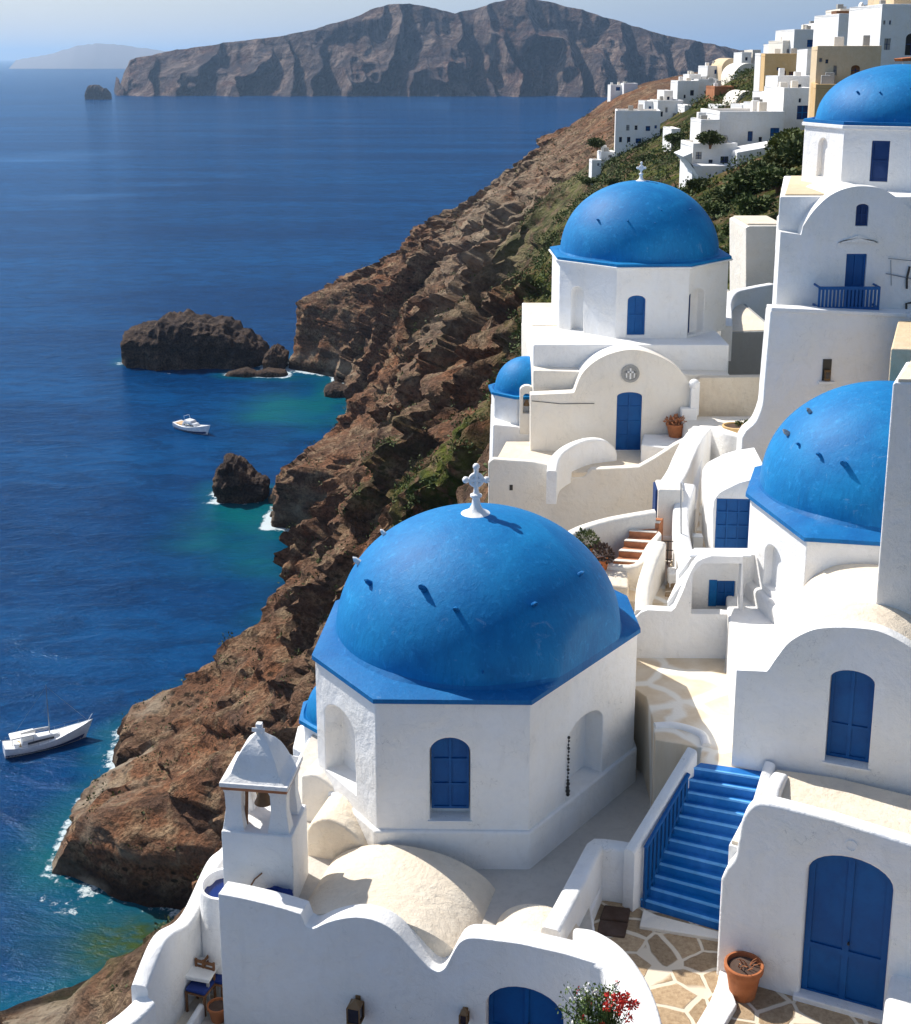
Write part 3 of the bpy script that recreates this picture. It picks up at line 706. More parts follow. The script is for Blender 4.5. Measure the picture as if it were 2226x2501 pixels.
def dome(parent, c, R, hgt, poly, ze, m, mlip, base=.28, name='dome', over=.12):
    P = grow(poly, c, over); n = len(P)
    ths = sorted(set([round(2*PI*k/96, 5) for k in range(96)]+[round(math.atan2(y-c[1], x-c[0]) % (2*PI), 5) for x, y in P]))
    def rad(t):
        dx, dy = math.cos(t), math.sin(t)
        for i in range(n):
            a, b = P[i], P[(i+1) % n]; ex, ey = b[0]-a[0], b[1]-a[1]; den = dx*ey-dy*ex
            if abs(den) < 1e-9: continue
            r = ((a[0]-c[0])*ey-(a[1]-c[1])*ex)/den; q = ((a[0]-c[0])*dy-(a[1]-c[1])*dx)/den
            if r > 0 and -1e-4 <= q <= 1+1e-4: return r
        return R
    ra = [rad(t) for t in ths]; rows = []
    zb = ze+base
    for k in range(1, 33):
        a = PI/2*(1-k/32.0); r = R*math.cos(a)
        rows.append([(c[0]+min(r, ra[j])*math.cos(t)*(1+.004*math.sin(3*t+k*.3)), c[1]+min(r, ra[j])*math.sin(t)*(1+.004*math.sin(2*t+k*.2)), zb+hgt*math.sin(a)) for j, t in enumerate(ths)])
    mb = MB(); mb.grid(rows, True)
    k0 = len(mb.v); mb.v.append((c[0], c[1], zb+hgt)); 
    for j in range(len(ths)): mb.f.append([k0, j, (j+1) % len(ths)])
    o = mb.obj(name, m, parent, smooth=60)
    def ring(f, z): return [(c[0]+(f(j))*math.cos(t), c[1]+(f(j))*math.sin(t), z(j)) for j, t in enumerate(ths)]
    r0 = [min(R, x) for x in ra]
    rows = [ring(lambda j: r0[j]-.02, lambda j: zb+.10), ring(lambda j: r0[j]+(ra[j]-r0[j])*.12, lambda j: zb-.02),
            ring(lambda j: r0[j]+(ra[j]-r0[j])*.45, lambda j: ze+.14+(base-.14)*.45), ring(lambda j: ra[j], lambda j: ze+.10),
            ring(lambda j: ra[j]+.004, lambda j: ze+.005), ring(lambda j: ra[j]-over-.1, lambda j: ze+.002)]
    mb = MB(); mb.grid(rows, True); mb.obj('eave', mlip, parent, smooth=35)
    return o
def on_dome(px, py, c, R, hgt, zb):
    a, y, cc = ray(px, py); k = R/hgt
    A = a*a+y*y+(cc*k)**2; B = -2*(a*c[0]+y*c[1]+cc*k*zb*k); C = c[0]**2+c[1]**2+(zb*k)**2-R*R
    D = B*B-4*A*C
    if D < 0: D = 0
    t = (-B-math.sqrt(D))/(2*A); p = Vector((a*t, y*t, cc*t))
    n = Vector((p.x-c[0], p.y-c[1], (p.z-zb)*k*k)).normalized(); return p, n
def pegs(parent, spots, c, R, hgt, zb, m, size=.12):
    for (px, py, k) in spots:
        p, n = on_dome(px, py, c, R, hgt, zb)
        MB().tube([p-n*.03, p+n*size*k*.7, p+n*size*k*.9+Vector((0, 0, -.03))], [.05*k, .04*k, .05*k], 8).obj('peg', m, parent, smooth=40)
def cross_finial(parent, p, h, m):
    x, y, z = p
    mb = MB(); mb.lathe((x, y, z), [(h*.34, -.10*h), (h*.33, .0), (h*.24, .04*h), (h*.14, .10*h), (h*.09, .2*h), (h*.075, .34*h), (h*.12, .37*h), (h*.12, .41*h), (h*.06, .44*h), (h*.05, .5*h)], 24)
    mb.obj('base', m, parent, smooth=50)
    mb = MB(); c = (x, y, z+.66*h); r = .048*h
    mb.tube([(x, y, z+.48*h), (x, y, z+.98*h)], r, 8); mb.tube([(x-.19*h, y, c[2]+.06*h), (x+.19*h, y, c[2]+.06*h)], r, 8)
    mb.tube([(x+.12*h*math.cos(a), y, c[2]+.06*h+.12*h*math.sin(a)) for a in [2*PI*k/20 for k in range(21)]], r*.9, 8, cap=False)
    for q in ((x, y, z+h), (x-.21*h, y, c[2]+.06*h), (x+.21*h, y, c[2]+.06*h)): mb.ball(q, r*1.5, 10)
    mb.obj('cross', m, parent, smooth=50)
# ================================================================ A. the domed church in the foreground
A = thing('church', 'nearest white church with the largest blue dome, white cross on top and cream vaulted roof', 'church', (-.5, 24, -21))
fA = F((-4.5, 21.8), p1=(2.57, 19.8))
top = smooth_line([(533, 2183), (600, 2196), (680, 2216), (735, 2233)], 3)+smooth_line([(746, 2262), (765, 2268), (800, 2253), (840, 2243), (880, 2241), (920, 2250), (960, 2272), (1000, 2312), (1030, 2345), (1052, 2366), (1072, 2373), (1088, 2362), (1105, 2330), (1122, 2303), (1143, 2292), (1170, 2292)], 4)+[(1270, 2305), (1380, 2330), (1473, 2359)]
lt = fA.pts(top); s_end = lt[-1][0]
dA = fA.rect(1187, 1376, 2413, 2590)
loop = [(0, -22), (s_end, -22)]+lt[::-1]
slab(fA, loop, 0, .42, 'wall', M['white'], A, [(arch(*dA, .52), .30, True)], bevel=.07)
leaf(A, 'door', fA, dA, .22, M['door'], .52, 2, (.3,), .08)
BA = [fA.w(0.02, 0, .36)[:2], fA.w(s_end-.02, 0, .36)[:2], (2.68, 22.5), (3.0, 23.4), (3.75, 23.5), (4.5, 25.2), (4.75, 28.5), (4.6, 31.4), (-3.2, 31.6), (-3.9, 27.5), (-4.35, 24.2)]
MB().plan(BA, -22, -16.25).obj('body', M['white'], A, bevel=.05)
MB().plan(grow(BA, (0, 26), -.10), -16.25, -16.17).obj('roof', M['roofgrey'], A, bevel=.02)
sv = fA.sz(872, 2240)[0]
def vault(parent, fr, sc, hw, z0, rise, d0, d1, m, name='vault_roof'):
    L = [(sc+hw*math.cos(PI*k/28), z0+rise*math.sin(PI*k/28)) for k in range(29)]
    return MB().prism(fr, [(sc-hw, z0-.6), (sc+hw, z0-.6)]+L[0:], d0, d1).obj(name, m, parent, smooth=30)
vault(A, fA, sv+.22, 1.86, -16.52, 1.0, .40, 2.65, M['cream'])
vault(A, fA, fA.sz(1272, 2240)[0], .88, -16.4, .72, .41, 1.75, M['cream'])
PA = [(-1.6, 23.85), (1.49, 23.8), (4.06, 27.1), (4.0, 28.9), (2.6, 30.9), (-.5, 30.9), (-2.75, 28.6), (-3.0, 25.8)]
fr0, fr1, fr7 = poly_face(PA, 0), poly_face(PA, 1), poly_face(PA, 7)
h0 = fr0.rect(1050, 1149, 1803, 2003); h1 = fr1.rect(1384, 1470, 1750, 1968); h7 = fr7.rect(795, 867, 1733, 1908)
drum(A, PA, -16.3, -12.5, {0: [(h0, .33, .34)], 1: [(h1, .40, .45)], 7: [(h7, .40, .45)]}, M['white'])
hl = (h0[0]+.02, h0[1]-.02, h0[2]+.12, h0[3]-.03)
leaf(A, 'window', fr0, hl, .26, M['door'], .30, 2, (.33, .66), .05, False, label='blue arched shutter on the front of the drum')
sill(A, fr0, h0, .3, M['white'])
MB().plan(grow(PA, (.5, 27.3), .09), -16.9, -15.32).obj('plinth', M['white'], A, bevel=.06)
cA = (.5, 27.2)
dome(A, cA, 3.16, 2.60, PA, -12.5, M['dome'], M['lip'], .20, over=.07)
zbA = -12.3
pegs(A, [(905, 1425, 1.3), (1036, 1440, 1.5), (1115, 1490, 1.2), (1303, 1478, 1.2), (1415, 1404, 1.1), (1180, 1640, .5)], cA, 3.16, 2.60, zbA, M['lip'])
pegs(A, [(878, 1374, 1.5), (940, 1306, 1.2)], cA, 3.16, 2.60, zbA, M['white'])
cross_finial(A, (cA[0]-.05, cA[1], zbA+2.57), 1.08, M['white2'])
# side lobes left of the drum
f2 = F((-3.6, 24.35), -16)
def lobe(px, d0, d1, m, name, fr=f2):
    return MB().prism(fr, fr.pts(px), d0, d1).obj(name, m, A, bevel=.06)
lobe([(748, 2190), (748, 2030)]+smooth_line([(758, 2012), (785, 2000), (815, 2004), (850, 2025), (885, 2062), (915, 2105), (935, 2150)], 3)+[(935, 2190)], 0, 1.6, M['cream'], 'side_vault')
f3 = F((-3.6, 25.6), -20)
lobe([(735, 2150)]+smooth_line([(735, 1895), (770, 1893), (815, 1925), (860, 1965), (905, 2010), (930, 2040)], 3)+[(930, 2150)], 0, 2.6, M['warm'], 'apse', f3)
# ornament string, blue bundle
p = fr1.sz(1386, 1800, .02); t = thing('hanging_ornament', 'string of small dark beads hanging down the edge of the drum niche', 'ornament', fr1.w(p[0], p[1]-1.3, .0))
for k in range(17):
    z = p[1]-k*.083; MB().ball(fr1.w(p[0]+.01*math.sin(k*2.1), z, -.02), .024+.010*(k % 3 == 0)+(.02 if k > 12 else 0), 8).obj('bead', M['dark'], t, smooth=60)
MB().tube([fr1.w(p[0], p[1]+.03, -.012), fr1.w(p[0], p[1]-1.36, -.012)], .006, 5).obj('cord', M['dark'], t)
# lanterns on the wall
def wall_lamp(px, py, hgt, label):
    q, z = fA.sz(px, py); t = thing('wall_lantern', label, 'lantern', fA.w(q, z-hgt/2, -.12))
    MB().box(fA, q-.05, q+.05, z-hgt*.5, z+hgt*.5, -.03, -.001).obj('back_plate', M['bronze'], t, bevel=.006)
    mb = MB(); w = hgt*.26
    for a in (-1, 1):
        for b in (0, 1): mb.box(fA, q+a*w-.012, q+a*w+.012, z-hgt*.36, z+hgt*.3, -.06-b*2*w, -.036-b*2*w)
    mb.box(fA, q-w-.012, q+w+.012, z-hgt*.42, z-hgt*.36, -.06-2*w, -.034)
    mb.obj('frame', M['bronze'], t)
    MB().box(fA, q-w+.014, q+w-.014, z-hgt*.355, z+hgt*.295, -.048-2*w+.01, -.046).obj('glass', M['pane'], t)
    c = fA.w(q, z+hgt*.3, -.045-w)
    MB().lathe(c, [(w*1.5, 0), (w*1.45, .02), (w*.5, .09), (w*.2, .13), (.002, .14)], 4, PI/4+math.atan2(fA.u[1], fA.u[0])).obj('cap', M['bronze'], t)
wall_lamp(876, 2456, .46, 'large bronze wall lantern left of the half-hidden blue door')
wall_lamp(1138, 2474, .26, 'small square bronze wall lamp right beside the half-hidden blue door')
# ---- bell tower
BT = thing('bell_tower', 'small white open bell tower with curved pyramid cap, left of the nearest dome', 'bell tower', (-3.9, 23.2, -16.2))
ft = F((-4.55, 22.65), -7.7)
MB().box(ft, 0, 1.42, -16.4, -14.6, 0, 1.15).obj('base', M['white'], BT, bevel=.035)
for (a, b) in ((.06, .12), (.96, .12), (.06, .80), (.96, .80)):
    w = .34
    rows = []
    for z, e in ((-14.62, .05), (-14.42, .02), (-14.2, -.01), (-13.85, .0), (-13.72, .04)):
        rows.append([ft.w(a+w/2+sx*(w/2+e), z, b+.12+sy*(.12+e)) for sx, sy in ((-1, -1), (1, -1), (1, 1), (-1, 1))])
    mb = MB(); mb.grid(rows, True); mb.face(rows[0]); mb.face(rows[-1]); mb.obj('pillar', M['white'], BT, bevel=.02)
MB().box(ft, .03, 1.33, -13.715, -13.66, .02, 1.17).obj('trim', M['tread'], BT)
MB().box(ft, .0, 1.36, -13.655, -13.56, .0, 1.19).obj('cornice', M['white'], BT, bevel=.02)
rows = []; cc = (.67, .585)
for k in range(13):
    t_ = k/12; z = -13.56+.80*t_; r = float(np.interp(t_, [0, .06, .14, .3, .55, .75, .9, 1], [.64, .57, .50, .455, .37, .26, .14, .07]))
    rows.append([ft.w(cc[0]+r*math.cos(PI/4+PI/2*j+0)*1.38, z, cc[1]+r*math.sin(PI/4+PI/2*j)*1.22) for j in range(4)])
mb = MB(); mb.grid([[tuple(r_[j]) for j in (0, 3, 2, 1)] for r_ in rows], True); mb.face(rows[-1]); mb.obj('cap', M['white'], BT, bevel=.02, smooth=25)
MB().box(ft, cc[0]-.06, cc[0]+.06, -12.82, -12.56, cc[1]-.06, cc[1]+.06).obj('finial', M['white2'], BT, bevel=.015)
MB().box(ft, cc[0]-.13, cc[0]+.13, -12.72, -12.63, cc[1]-.085, cc[1]-.062).obj('cross_arm', M['white2'], BT, bevel=.01)
c = ft.w(.70, -14.12, .60)
bell = MB().lathe(c, [(.19, -.16), (.17, -.12), (.12, .0), (.10, .10), (.05, .15), (.002, .16)], 20).obj('bell', M['bronze'], BT, smooth=40)
MB().tube([(c[0], c[1], c[2]-.26), (c[0], c[1], c[2]+.12)], .014, 6).ball((c[0], c[1], c[2]-.2), .035, 8).obj('clapper', M['dark'], bell, smooth=50)
MB().tube([ft.w(.36, -13.86, .60), ft.w(1.0, -13.86, .60)], .028, 8).tube([(c[0], c[1], c[2]+.15), (c[0], c[1], -13.86)], .02, 6).obj('headstock', M['wood'], BT, smooth=40)
MB().tube([ft.w(.42, -14.6, .30), ft.w(.44, -14.1, .32), ft.w(.46, -13.75, .3)], .035, 8).obj('post', M['wood'], BT, smooth=40)
b = ft.w(.62, -15.9, -.02); 
MB().tube([ft.w(.50, -15.95, -.06), ft.w(.55, -15.75, -.08), ft.w(.66, -15.55, -.07), ft.w(.80, -15.43, -.03)], .016, 6).obj('pipe', M['wood'], BT, smooth=40)
mb = MB(); r_ = random.Random(3)
c0 = ft.w(1.10, -15.78, -.22)
rows = []
for i in range(9):
    v = -PI/2+PI*i/8
    rows.append([(c0[0]+.40*math.cos(v)*math.cos(u)*(1+.14*math.sin(3*u+i)), c0[1]+.20*math.cos(v)*math.sin(u)*(1+.1*math.cos(4*u)), c0[2]+.15*math.sin(v)*(1+.2*math.sin(5*u+i))) for u in [2*PI*j/22 for j in range(22)]])
mb.grid(rows, True); tag(mb.obj('tarpaulin', M['cloth_blue'], smooth=60), 'crumpled dark blue tarpaulin lying at the foot of the bell tower', 'tarpaulin')
# sliver of another dome left of the drum
S = thing('small_chapel', 'low chapel showing only a sliver of blue dome left of the nearest drum', 'chapel', (-3.6, 29.5, -21))
c = (-2.75, 29.9); oc = octagon(c, 1.0, 0)
MB().plan(grow(oc, c, .3), -23, -16.6).obj('wall', M['white'], S, bevel=.05)
MB().plan(oc, -16.7, -16.0).obj('drum', M['white'], S, bevel=.03); dome(S, c, .98, .95, oc, -16.0, M['dome'], M['dome'], .1)
# ================================================================ paths and the blue stair
def flat(name, px, z, m, th=.35, more=None):
    pts = [Z(a, b, z) for a, b in px]+(more or [])
    return tag(MB().plan(pts, z-th, z).obj(name, m, bevel=.02), kind='structure')
ZP = -16.6; ZT = -14.2
o = tag(MB().plan([(2.45, 10), (16, 10), (16, 20.2), (5.6, 22.6), (5.15, 22.45), (3.7, 23.3), (2.9, 23.3), (2.45, 22.0)], ZP-.6, ZP).obj('path', M['flag']), kind='structure')
MB().plan([(4.0, 22.75), (5.14, 22.25), (5.12, 22.02), (3.6, 22.42), (3.75, 22.95)], ZP-.1, ZP+.07).obj('kerb', M['warm'], bevel=.02)
tag(bpy.data.objects['kerb'], kind='structure')
p0, p1 = Z(1570, 2217, ZP), Z(1754, 2272, ZP); q0, q1 = Z(1709, 1868, ZT), Z(1865, 1891, ZT)
ST1 = thing('staircase', 'steep flight of bright blue painted steps between white walls', 'staircase', (*p0, ZP))
NS = 12
def bl(u, v): return tuple((p0[k]*(1-u)+p1[k]*u)*(1-v)+(q0[k]*(1-u)+q1[k]*u)*v for k in (0, 1))
for i in range(NS):
    z0, z1 = ZP+(ZT-ZP)*i/NS, ZP+(ZT-ZP)*(i+1)/NS
    a, b, c, d = bl(-.03, i/NS), bl(1.03, i/NS), bl(1.03, (i+1)/NS+.06), bl(-.03, (i+1)/NS+.06)
    o = MB().plan([a, b, c, d], z0-.25, z1).obj('step', M['step'], ST1, bevel=.012)
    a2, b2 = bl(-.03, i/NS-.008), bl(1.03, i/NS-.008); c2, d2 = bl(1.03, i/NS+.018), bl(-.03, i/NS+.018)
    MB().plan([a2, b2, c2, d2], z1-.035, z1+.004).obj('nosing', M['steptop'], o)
BS = thing('steps', 'two dark brown stone steps in the corner left of the blue stair foot', 'steps', (3.2, 22.7, ZP))
c1 = Z(1474, 2216, ZP); c2 = Z(1552, 2224, ZP)
MB().plan([(c1[0]+.02, c1[1]), (c2[0]-.1, c2[1]), (c2[0]-.2, c2[1]-.42), (c1[0]-.12, c1[1]-.42)], ZP-.1, ZP+.07).obj('step', M['soil'], BS, bevel=.03)
MB().plan([(c1[0]-.12, c1[1]-.425), (c2[0]-.2, c2[1]-.425), (c2[0]-.32, c2[1]-.85), (c1[0]-.22, c1[1]-.85)], ZP-.1, ZP+.04).obj('step', M['soil'], BS, bevel=.03)
# parapet that closes the path and climbs beside the stair
def px_line(l): return [Z(a, b, z) for a, b, z in l], [z for a, b, z in l]
ln, zt = px_line(smooth_line([(1345, 2268, -15.45), (1400, 2165, -15.42), (1452, 2064, -15.4)], 4)+smooth_line([(1462, 2056, -15.4), (1510, 2062, -15.4), (1556, 2070, -15.4)], 3))
tag(MB().ribbon(ln, .36, -17.2, zt).obj('parapet_wall', M['white'], smooth=50), 'thick white parapet turning the corner left of the blue stair foot', 'wall')
ln = [bl(-.13, v/10) for v in range(-1, 11)]; zt = [-15.15+1.3*v/10 for v in range(-1, 11)]
RW = thing('stair_wall', 'sloping white wall with blue balusters climbing the left side of the blue stair', 'wall', (*ln[0], -17))
MB().ribbon(ln, .26, -17.2, zt).obj('wall', M['white'], RW, smooth=50)
for i in range(11):
    v = .0+i*.072; a = bl(.02, v); zs = ZP+(ZT-ZP)*v
    zt_ = -15.22+1.3*v
    MB().box(F(a, p1=bl(.035, v+.05)), -.028, .028, zs+.05, zt_, -.03, .03).obj('baluster', M['door'], RW)
MB().tube([(*bl(.02, v), -15.20+1.3*v) for v in (-.02, .2, .4, .6, .76)], .045, 8).tube([(*bl(.02, v), ZP+(ZT-ZP)*v+.22) for v in (-.02, .2, .4, .6, .76)], .03, 6).obj('rail', M['door'], RW, smooth=40)
ln = [bl(1.09, v) for v in [k/10 for k in range(3, 11)]]; zt = [ZP+(ZT-ZP)*k/10+.5-.2*(k/10) for k in range(3, 11)]
tag(MB().ribbon(ln, .24, -17.2, zt).obj('stair_wall', M['white'], smooth=50), 'sloping white wall on the right side of the blue stair', 'wall')
# rounded parapet running towards the camera, right of the foreground wall
po = smooth_line([(1400, 2262), (1440, 2266), (1470, 2277), (1510, 2302), (1548, 2342), (1585, 2400), (1612, 2470), (1626, 2540), (1632, 2620)], 3)
pi = [(1500, 2620), (1504, 2501), (1497, 2455), (1488, 2415), (1474, 2366), (1440, 2350), (1400, 2338)]
tag(MB().plan([Z(a, b, -15.38) for a, b in po+pi], -18, -15.38).obj('parapet_wall', M['white'], bevel=.09, seg=3), 'broad white rounded parapet curving towards the viewer beside the flagstone path', 'wall')
# kerb strip by the pot
po = [(1766, 2330), (1783, 2400), (1800, 2452), (1760, 2520), (1740, 2600), (1690, 2600), (1700, 2501), (1736, 2440), (1752, 2400)]
tag(MB().plan([Z(a, b, ZP+.12) for a, b in po], ZP-.05, ZP+.12).obj('kerb', M['white'], bevel=.03), kind='structure')
# ================================================================ B. house with the big double door
B = thing('house', 'white house with the big arched blue double door and a terracotta pot outside', 'house', (6.2, 20.5, -16.6))
fB = F((6.2, 20.5), -24)
ob = [(1759, 2420), (1759, 2281), (1761, 2150)]+smooth_line([(1776, 2120), (1795, 2095), (1803, 2054), (1812, 2005), (1829, 1976), (1854, 1962), (1900, 1968)], 4)+[(2036, 2004), (2226, 2063), (2420, 2125)]
lt = fB.pts(ob[2:]); s0_, s1_ = lt[0][0], lt[-1][0]
R = fB.rect(1960, 2172, 2088, 2475); R = (fB.sz(1968, 2200)[0], fB.sz(2176, 2240)[0], -16.58, fB.sz(2030, 2086)[1])
slab(fB, [(s0_, -18), (s1_, -18)]+lt[::-1], 0, .34, 'wall', M['white2'], B, [(arch(*R, .45), .26, True)], bevel=.06)
leaf(B, 'door', fB, R, .18, M['door'], .45, 2, (.34,), .11)
MB().box(fB, R[0]-.1, R[1]+.1, -16.62, -16.5, -.10, .16).obj('doorstep', M['white2'], B, bevel=.02)
bp = [fB.w(s0_+.05, 0, .3)[:2], fB.w(s1_-.05, 0, .3)[:2], fB.w(s1_-.05, 0, 3.2)[:2], (7.6, 23.6), (6.45, 23.9), (5.62, 22.55)]
MB().plan(bp, -18, -14.05).obj('body', M['white2'], B, bevel=.03)
MB().plan(grow(bp, (7.5, 22.5), -.06), -14.05, -13.98).obj('roof', M['cream'], B, bevel=.01)
ln = [Z(1858, 1975, -13.05), (5.85, 21.9), (6.15, 22.8), (6.5, 23.6)]; MB().ribbon(smooth_line(ln, 4), .30, -14.3, [-13.25-.055*k for k in range(13)]).obj('parapet', M['white2'], B, smooth=50)
q = fB.sz(2080, 2066); MB().lathe((0, 0, 0), [(.001, 0)], 3)
mb = MB(); L = [(q[0]+.11*math.cos(a), q[1]+.11*math.sin(a)) for a in [2*PI*k/24 for k in range(24)]]
L2 = [(q[0]+.08*math.cos(a), q[1]+.08*math.sin(a)) for a in [2*PI*k/24 for k in range(24)]]
mb.prism(fB, L, -.018, .01, [(L2, .012, True)]).obj('medallion', M['white2'], B, smooth=40)
tag(MB().plan([Z(a, b, -15.6) for a, b in [(2226, 2215), (2190, 2300), (2165, 2420), (2150, 2540), (2400, 2600), (2400, 2240)]], -17, -15.6).obj('garden_wall', M['white'], bevel=.12, seg=3), 'bright white wall end at the right edge beside the big blue double door', 'wall')
# pot
def pot(name, label, loc, h, r, m, plant=None, group=None):
    t = thing(name, label, 'plant pot', loc, group); x, y, z = loc
    MB().lathe((x, y, z), [(r*.66, 0), (r*.70, .02), (r*.95, h*.80), (r*.96, h*.82), (r*1.06, h*.83), (r*1.08, h*.98), (r*1.04, h), (r*.93, h), (r*.90, h*.86), (.001, h*.86)], 36).obj('pot', m, t, smooth=30)
    MB().lathe((x, y, z), [(r*.9, h*.80), (r*.88, h*.88), (r*.4, h*.91), (.001, h*.90)], 20).obj('soil', M['soil'], t, smooth=50)
    return t
g = Z(1812, 2425, ZP)
t = pot('flower_pot', 'large terracotta flower pot with dry stems beside the big blue double door', (g[0], g[1]-.05, ZP), .66, .33, M['terra'])
mb = MB(); rr = random.Random(5)
for k in range(9):
    a = rr.uniform(0, 6.28); l = rr.uniform(.1, .3); b = Vector((g[0]+.1*math.cos(a*2), g[1]-.05+.1*math.sin(a*2), ZP+.56))
    mb.tube([b, b+Vector((l*.4*math.cos(a), l*.4*math.sin(a), l*.6)), b+Vector((l*.9*math.cos(a), l*.9*math.sin(a), l*.9))], [.012, .009, .005], 5)
mb.obj('stems', M['tread'], t, smooth=40)
# ================================================================ flowering shrub at the bottom edge
def leaves(mb, c, rad, n, size, rr, shell=.0, flat_=.0):
    for k in range(n):
        while 1:
            v = Vector((rr.uniform(-1, 1), rr.uniform(-1, 1), rr.uniform(-1, 1)))
            if shell <= v.length <= 1: break
        p = Vector((c[0]+v.x*rad[0], c[1]+v.y*rad[1], c[2]+v.z*rad[2]))
        d = (v+Vector((rr.uniform(-.8, .8), rr.uniform(-.8, .8), rr.uniform(-.3, 1)))).normalized()
        s = d.cross(Vector((rr.uniform(-1, 1), rr.uniform(-1, 1), rr.uniform(-1, 1)))).normalized(); L = size*rr.uniform(.6, 1.4)
        mb.face([p, p+d*L*.5+s*L*.28, p+d*L, p+d*L*.5-s*L*.28])
sh = thing('flowering_shrub', 'airy green shrub with red and white blossoms in front of the nearest wall', 'shrub', (1.4, 16.9, -16.1))
mb = MB(); ml = MB(); mf = MB(); mw = MB(); rr = random.Random(11)
gx, gy, gz = YP(1460, 2540, 17.2)
for k in range(85):
    a = rr.uniform(0, 6.28); sp = rr.uniform(.05, .75); h = rr.uniform(.45, 1.0)*(1-.25*sp)
    tip = Vector((gx-.08+sp*.85*math.cos(a), gy+sp*.45*math.sin(a), gz+h+.05)); base = Vector((gx+.15*math.cos(a), gy+.1*math.sin(a), gz))
    mid = (base+tip)/2+Vector((0, 0, .12)); mb.tube([base, mid, tip], [.008, .006, .003], 4)
    for j in range(14):
        u = rr.uniform(.25, 1); p = base*(1-u)**2+mid*2*u*(1-u)+tip*u*u; leaves(ml, p, (.05, .05, .04), 2, .055, rr)
    if rr.random() < .4: leaves(mw if rr.random() < .5 else mf, tip, (.03, .03, .03), 10, .045, rr)
for k in range(11):
    p = YP(1480+rr.uniform(-5, 70), 2400+rr.uniform(10, 90), 16.9+rr.uniform(-.1, .1)); leaves(mf, p, (.05, .05, .05), 34, .055, rr)
    mb.tube([Vector((gx+.2, gy, gz)), Vector(p)], [.007, .004], 4)
mb.obj('stems', M['leaf'], sh); ml.obj('leaves', M['leaffresh'], sh, weld=False); mf.obj('red_blossoms', M['petal'], sh, weld=False); mw.obj('white_blossoms', M['cloth_white'], sh, weld=False)
# ================================================================ C. church on the right with the cut-off dome
C = thing('church', 'white church with arched gable and tall blue window, its dome half hidden by a wall', 'church', (7.5, 26, -15))
fC = F((5.72, 24.36), -21)
cop = fC.pts([(1799, 1637), (1873, 1640)]+smooth_line([(1880, 1632), (1900, 1603), (1930, 1567), (1978, 1541), (2025, 1533), (2096, 1534), (2156, 1545), (2226, 1583), (2290, 1640), (2330, 1700)], 4)+[(2380, 1720)])
RC = (fC.sz(2022, 1750)[0], fC.sz(2131, 1750)[0], fC.sz(2070, 1868)[1], fC.sz(2075, 1637)[1])
slab(fC, [(cop[0][0], -17), (cop[-1][0], -17)]+cop[::-1], 0, .34, 'wall', M['white2'], C, [(arch(*RC, .22), .34, True)], bevel=.06)
leaf(C, 'window', fC, RC, .26, M['door'], .22, 2, (.35,), .07, False)
sill(C, fC, RC, .3, M['white2'], .05, .06)
a0 = fC.w(cop[0][0]+.02, 0, .3)[:2]; a1 = fC.w(cop[-1][0], 0, .3)[:2]
bC = [a0, a1, (14.2, 24), (14.2, 33), (7.6, 33), (6.75, 30.6)]
MB().plan(bC, -18, -12.95).obj('body', M['white'], C, bevel=.06)
vl = [(q+(.10 if i < 3 else 0), z-.14) for i, (q, z) in enumerate(cop[2:-2])]
MB().prism(fC, [(vl[0][0], -13.6), (vl[-1][0], -13.6)]+vl[::-1], .3, 3.9).obj('vault_roof', M['cream'], C, smooth=30)
PC = [(7.85, 27.6), (11.3, 27.0), (13.3, 28.6), (13.75, 30.5), (13.15, 33.2), (9.7, 33.8), (7.9, 32.6), (7.25, 30.6)]
g0, g7 = poly_face(PC, 0), poly_face(PC, 7)
hC = g7.rect(1866, 1908, 1332, 1448)
drum(C, PC, -13.2, -10.5, {7: [(hC, .32, .22)]}, M['white'], 'drum')
cC = (10.5, 30.4)
MB().plan(grow(PC, cC, .20), -13.2, -12.55).obj('plinth', M['white'], C, bevel=.14, seg=4)
dome(C, cC, 3.02, 2.62, PC, -10.5, M['dome'], M['lip'], .26)
pegs(C, [(1952, 1086, .8), (2003, 1112, 1.0), (2065, 1135, 1.5)], cC, 3.02, 2.62, -10.24, M['lip'])
pegs(C, [(1926, 1060, 1.4), (1980, 1008, 1.2)], cC, 3.02, 2.62, -10.24, M['steel'])
# D. wall block at the right edge, in front of that dome
D = thing('house', 'tall plain grey-white house block cut by the right edge, covering half of the blue dome', 'house', (9, 25.5, -11.6))
fD = F((8.62, 25.0), -4)
dp = [fD.w(-.02, 0)[:2], fD.w(5, 0)[:2], fD.w(5, 0, 1.9)[:2], fD.w(.72, 0, 1.9)[:2]]
MB().plan(dp, -12.4, -6.22).obj('wall', M['white2'], D, bevel=.05)
MB().plan(grow(dp, (11, 25.8), -.12), -6.24, -6.16).obj('roof', M['cream'], D)
# ================================================================ E. tall church, upper right
E = thing('church', 'tall white church at the upper right with a little blue balcony', 'church', (12, 40, -13))
fE = F((0, 38.5), 0); fe = F((0, 37.3), 1.5)
MB().prism(fe, fe.pts([(1808, 1420), (1808, 1135), (1812, 1070)]+smooth_line([(1822, 1052), (1846, 1030), (1862, 990), (1866, 950)], 3)+[(1883, 757), (2400, 778), (2400, 1420)]), 0, .6).obj('lower_wall', M['white2'], E, bevel=.06)
MB().plan([(9.75, 37.9), (17, 37.9), (17, 44), (11.1, 44)], -17, -7.3).obj('core', M['white2'], E)
MB().prism(fe, fe.pts([(1883, 760), (2213, 774), (2213, 764), (1883, 750)]), -.10, .5).obj('ledge', M['white'], E, bevel=.03)
gp = fE.pts([(1895, 762), (1907, 566), (1957, 573)]+smooth_line([(1962, 552), (1990, 512), (2030, 476), (2075, 458), (2120, 455), (2165, 466), (2226, 512), (2270, 565)], 4)+[(2330, 580), (2330, 762)])
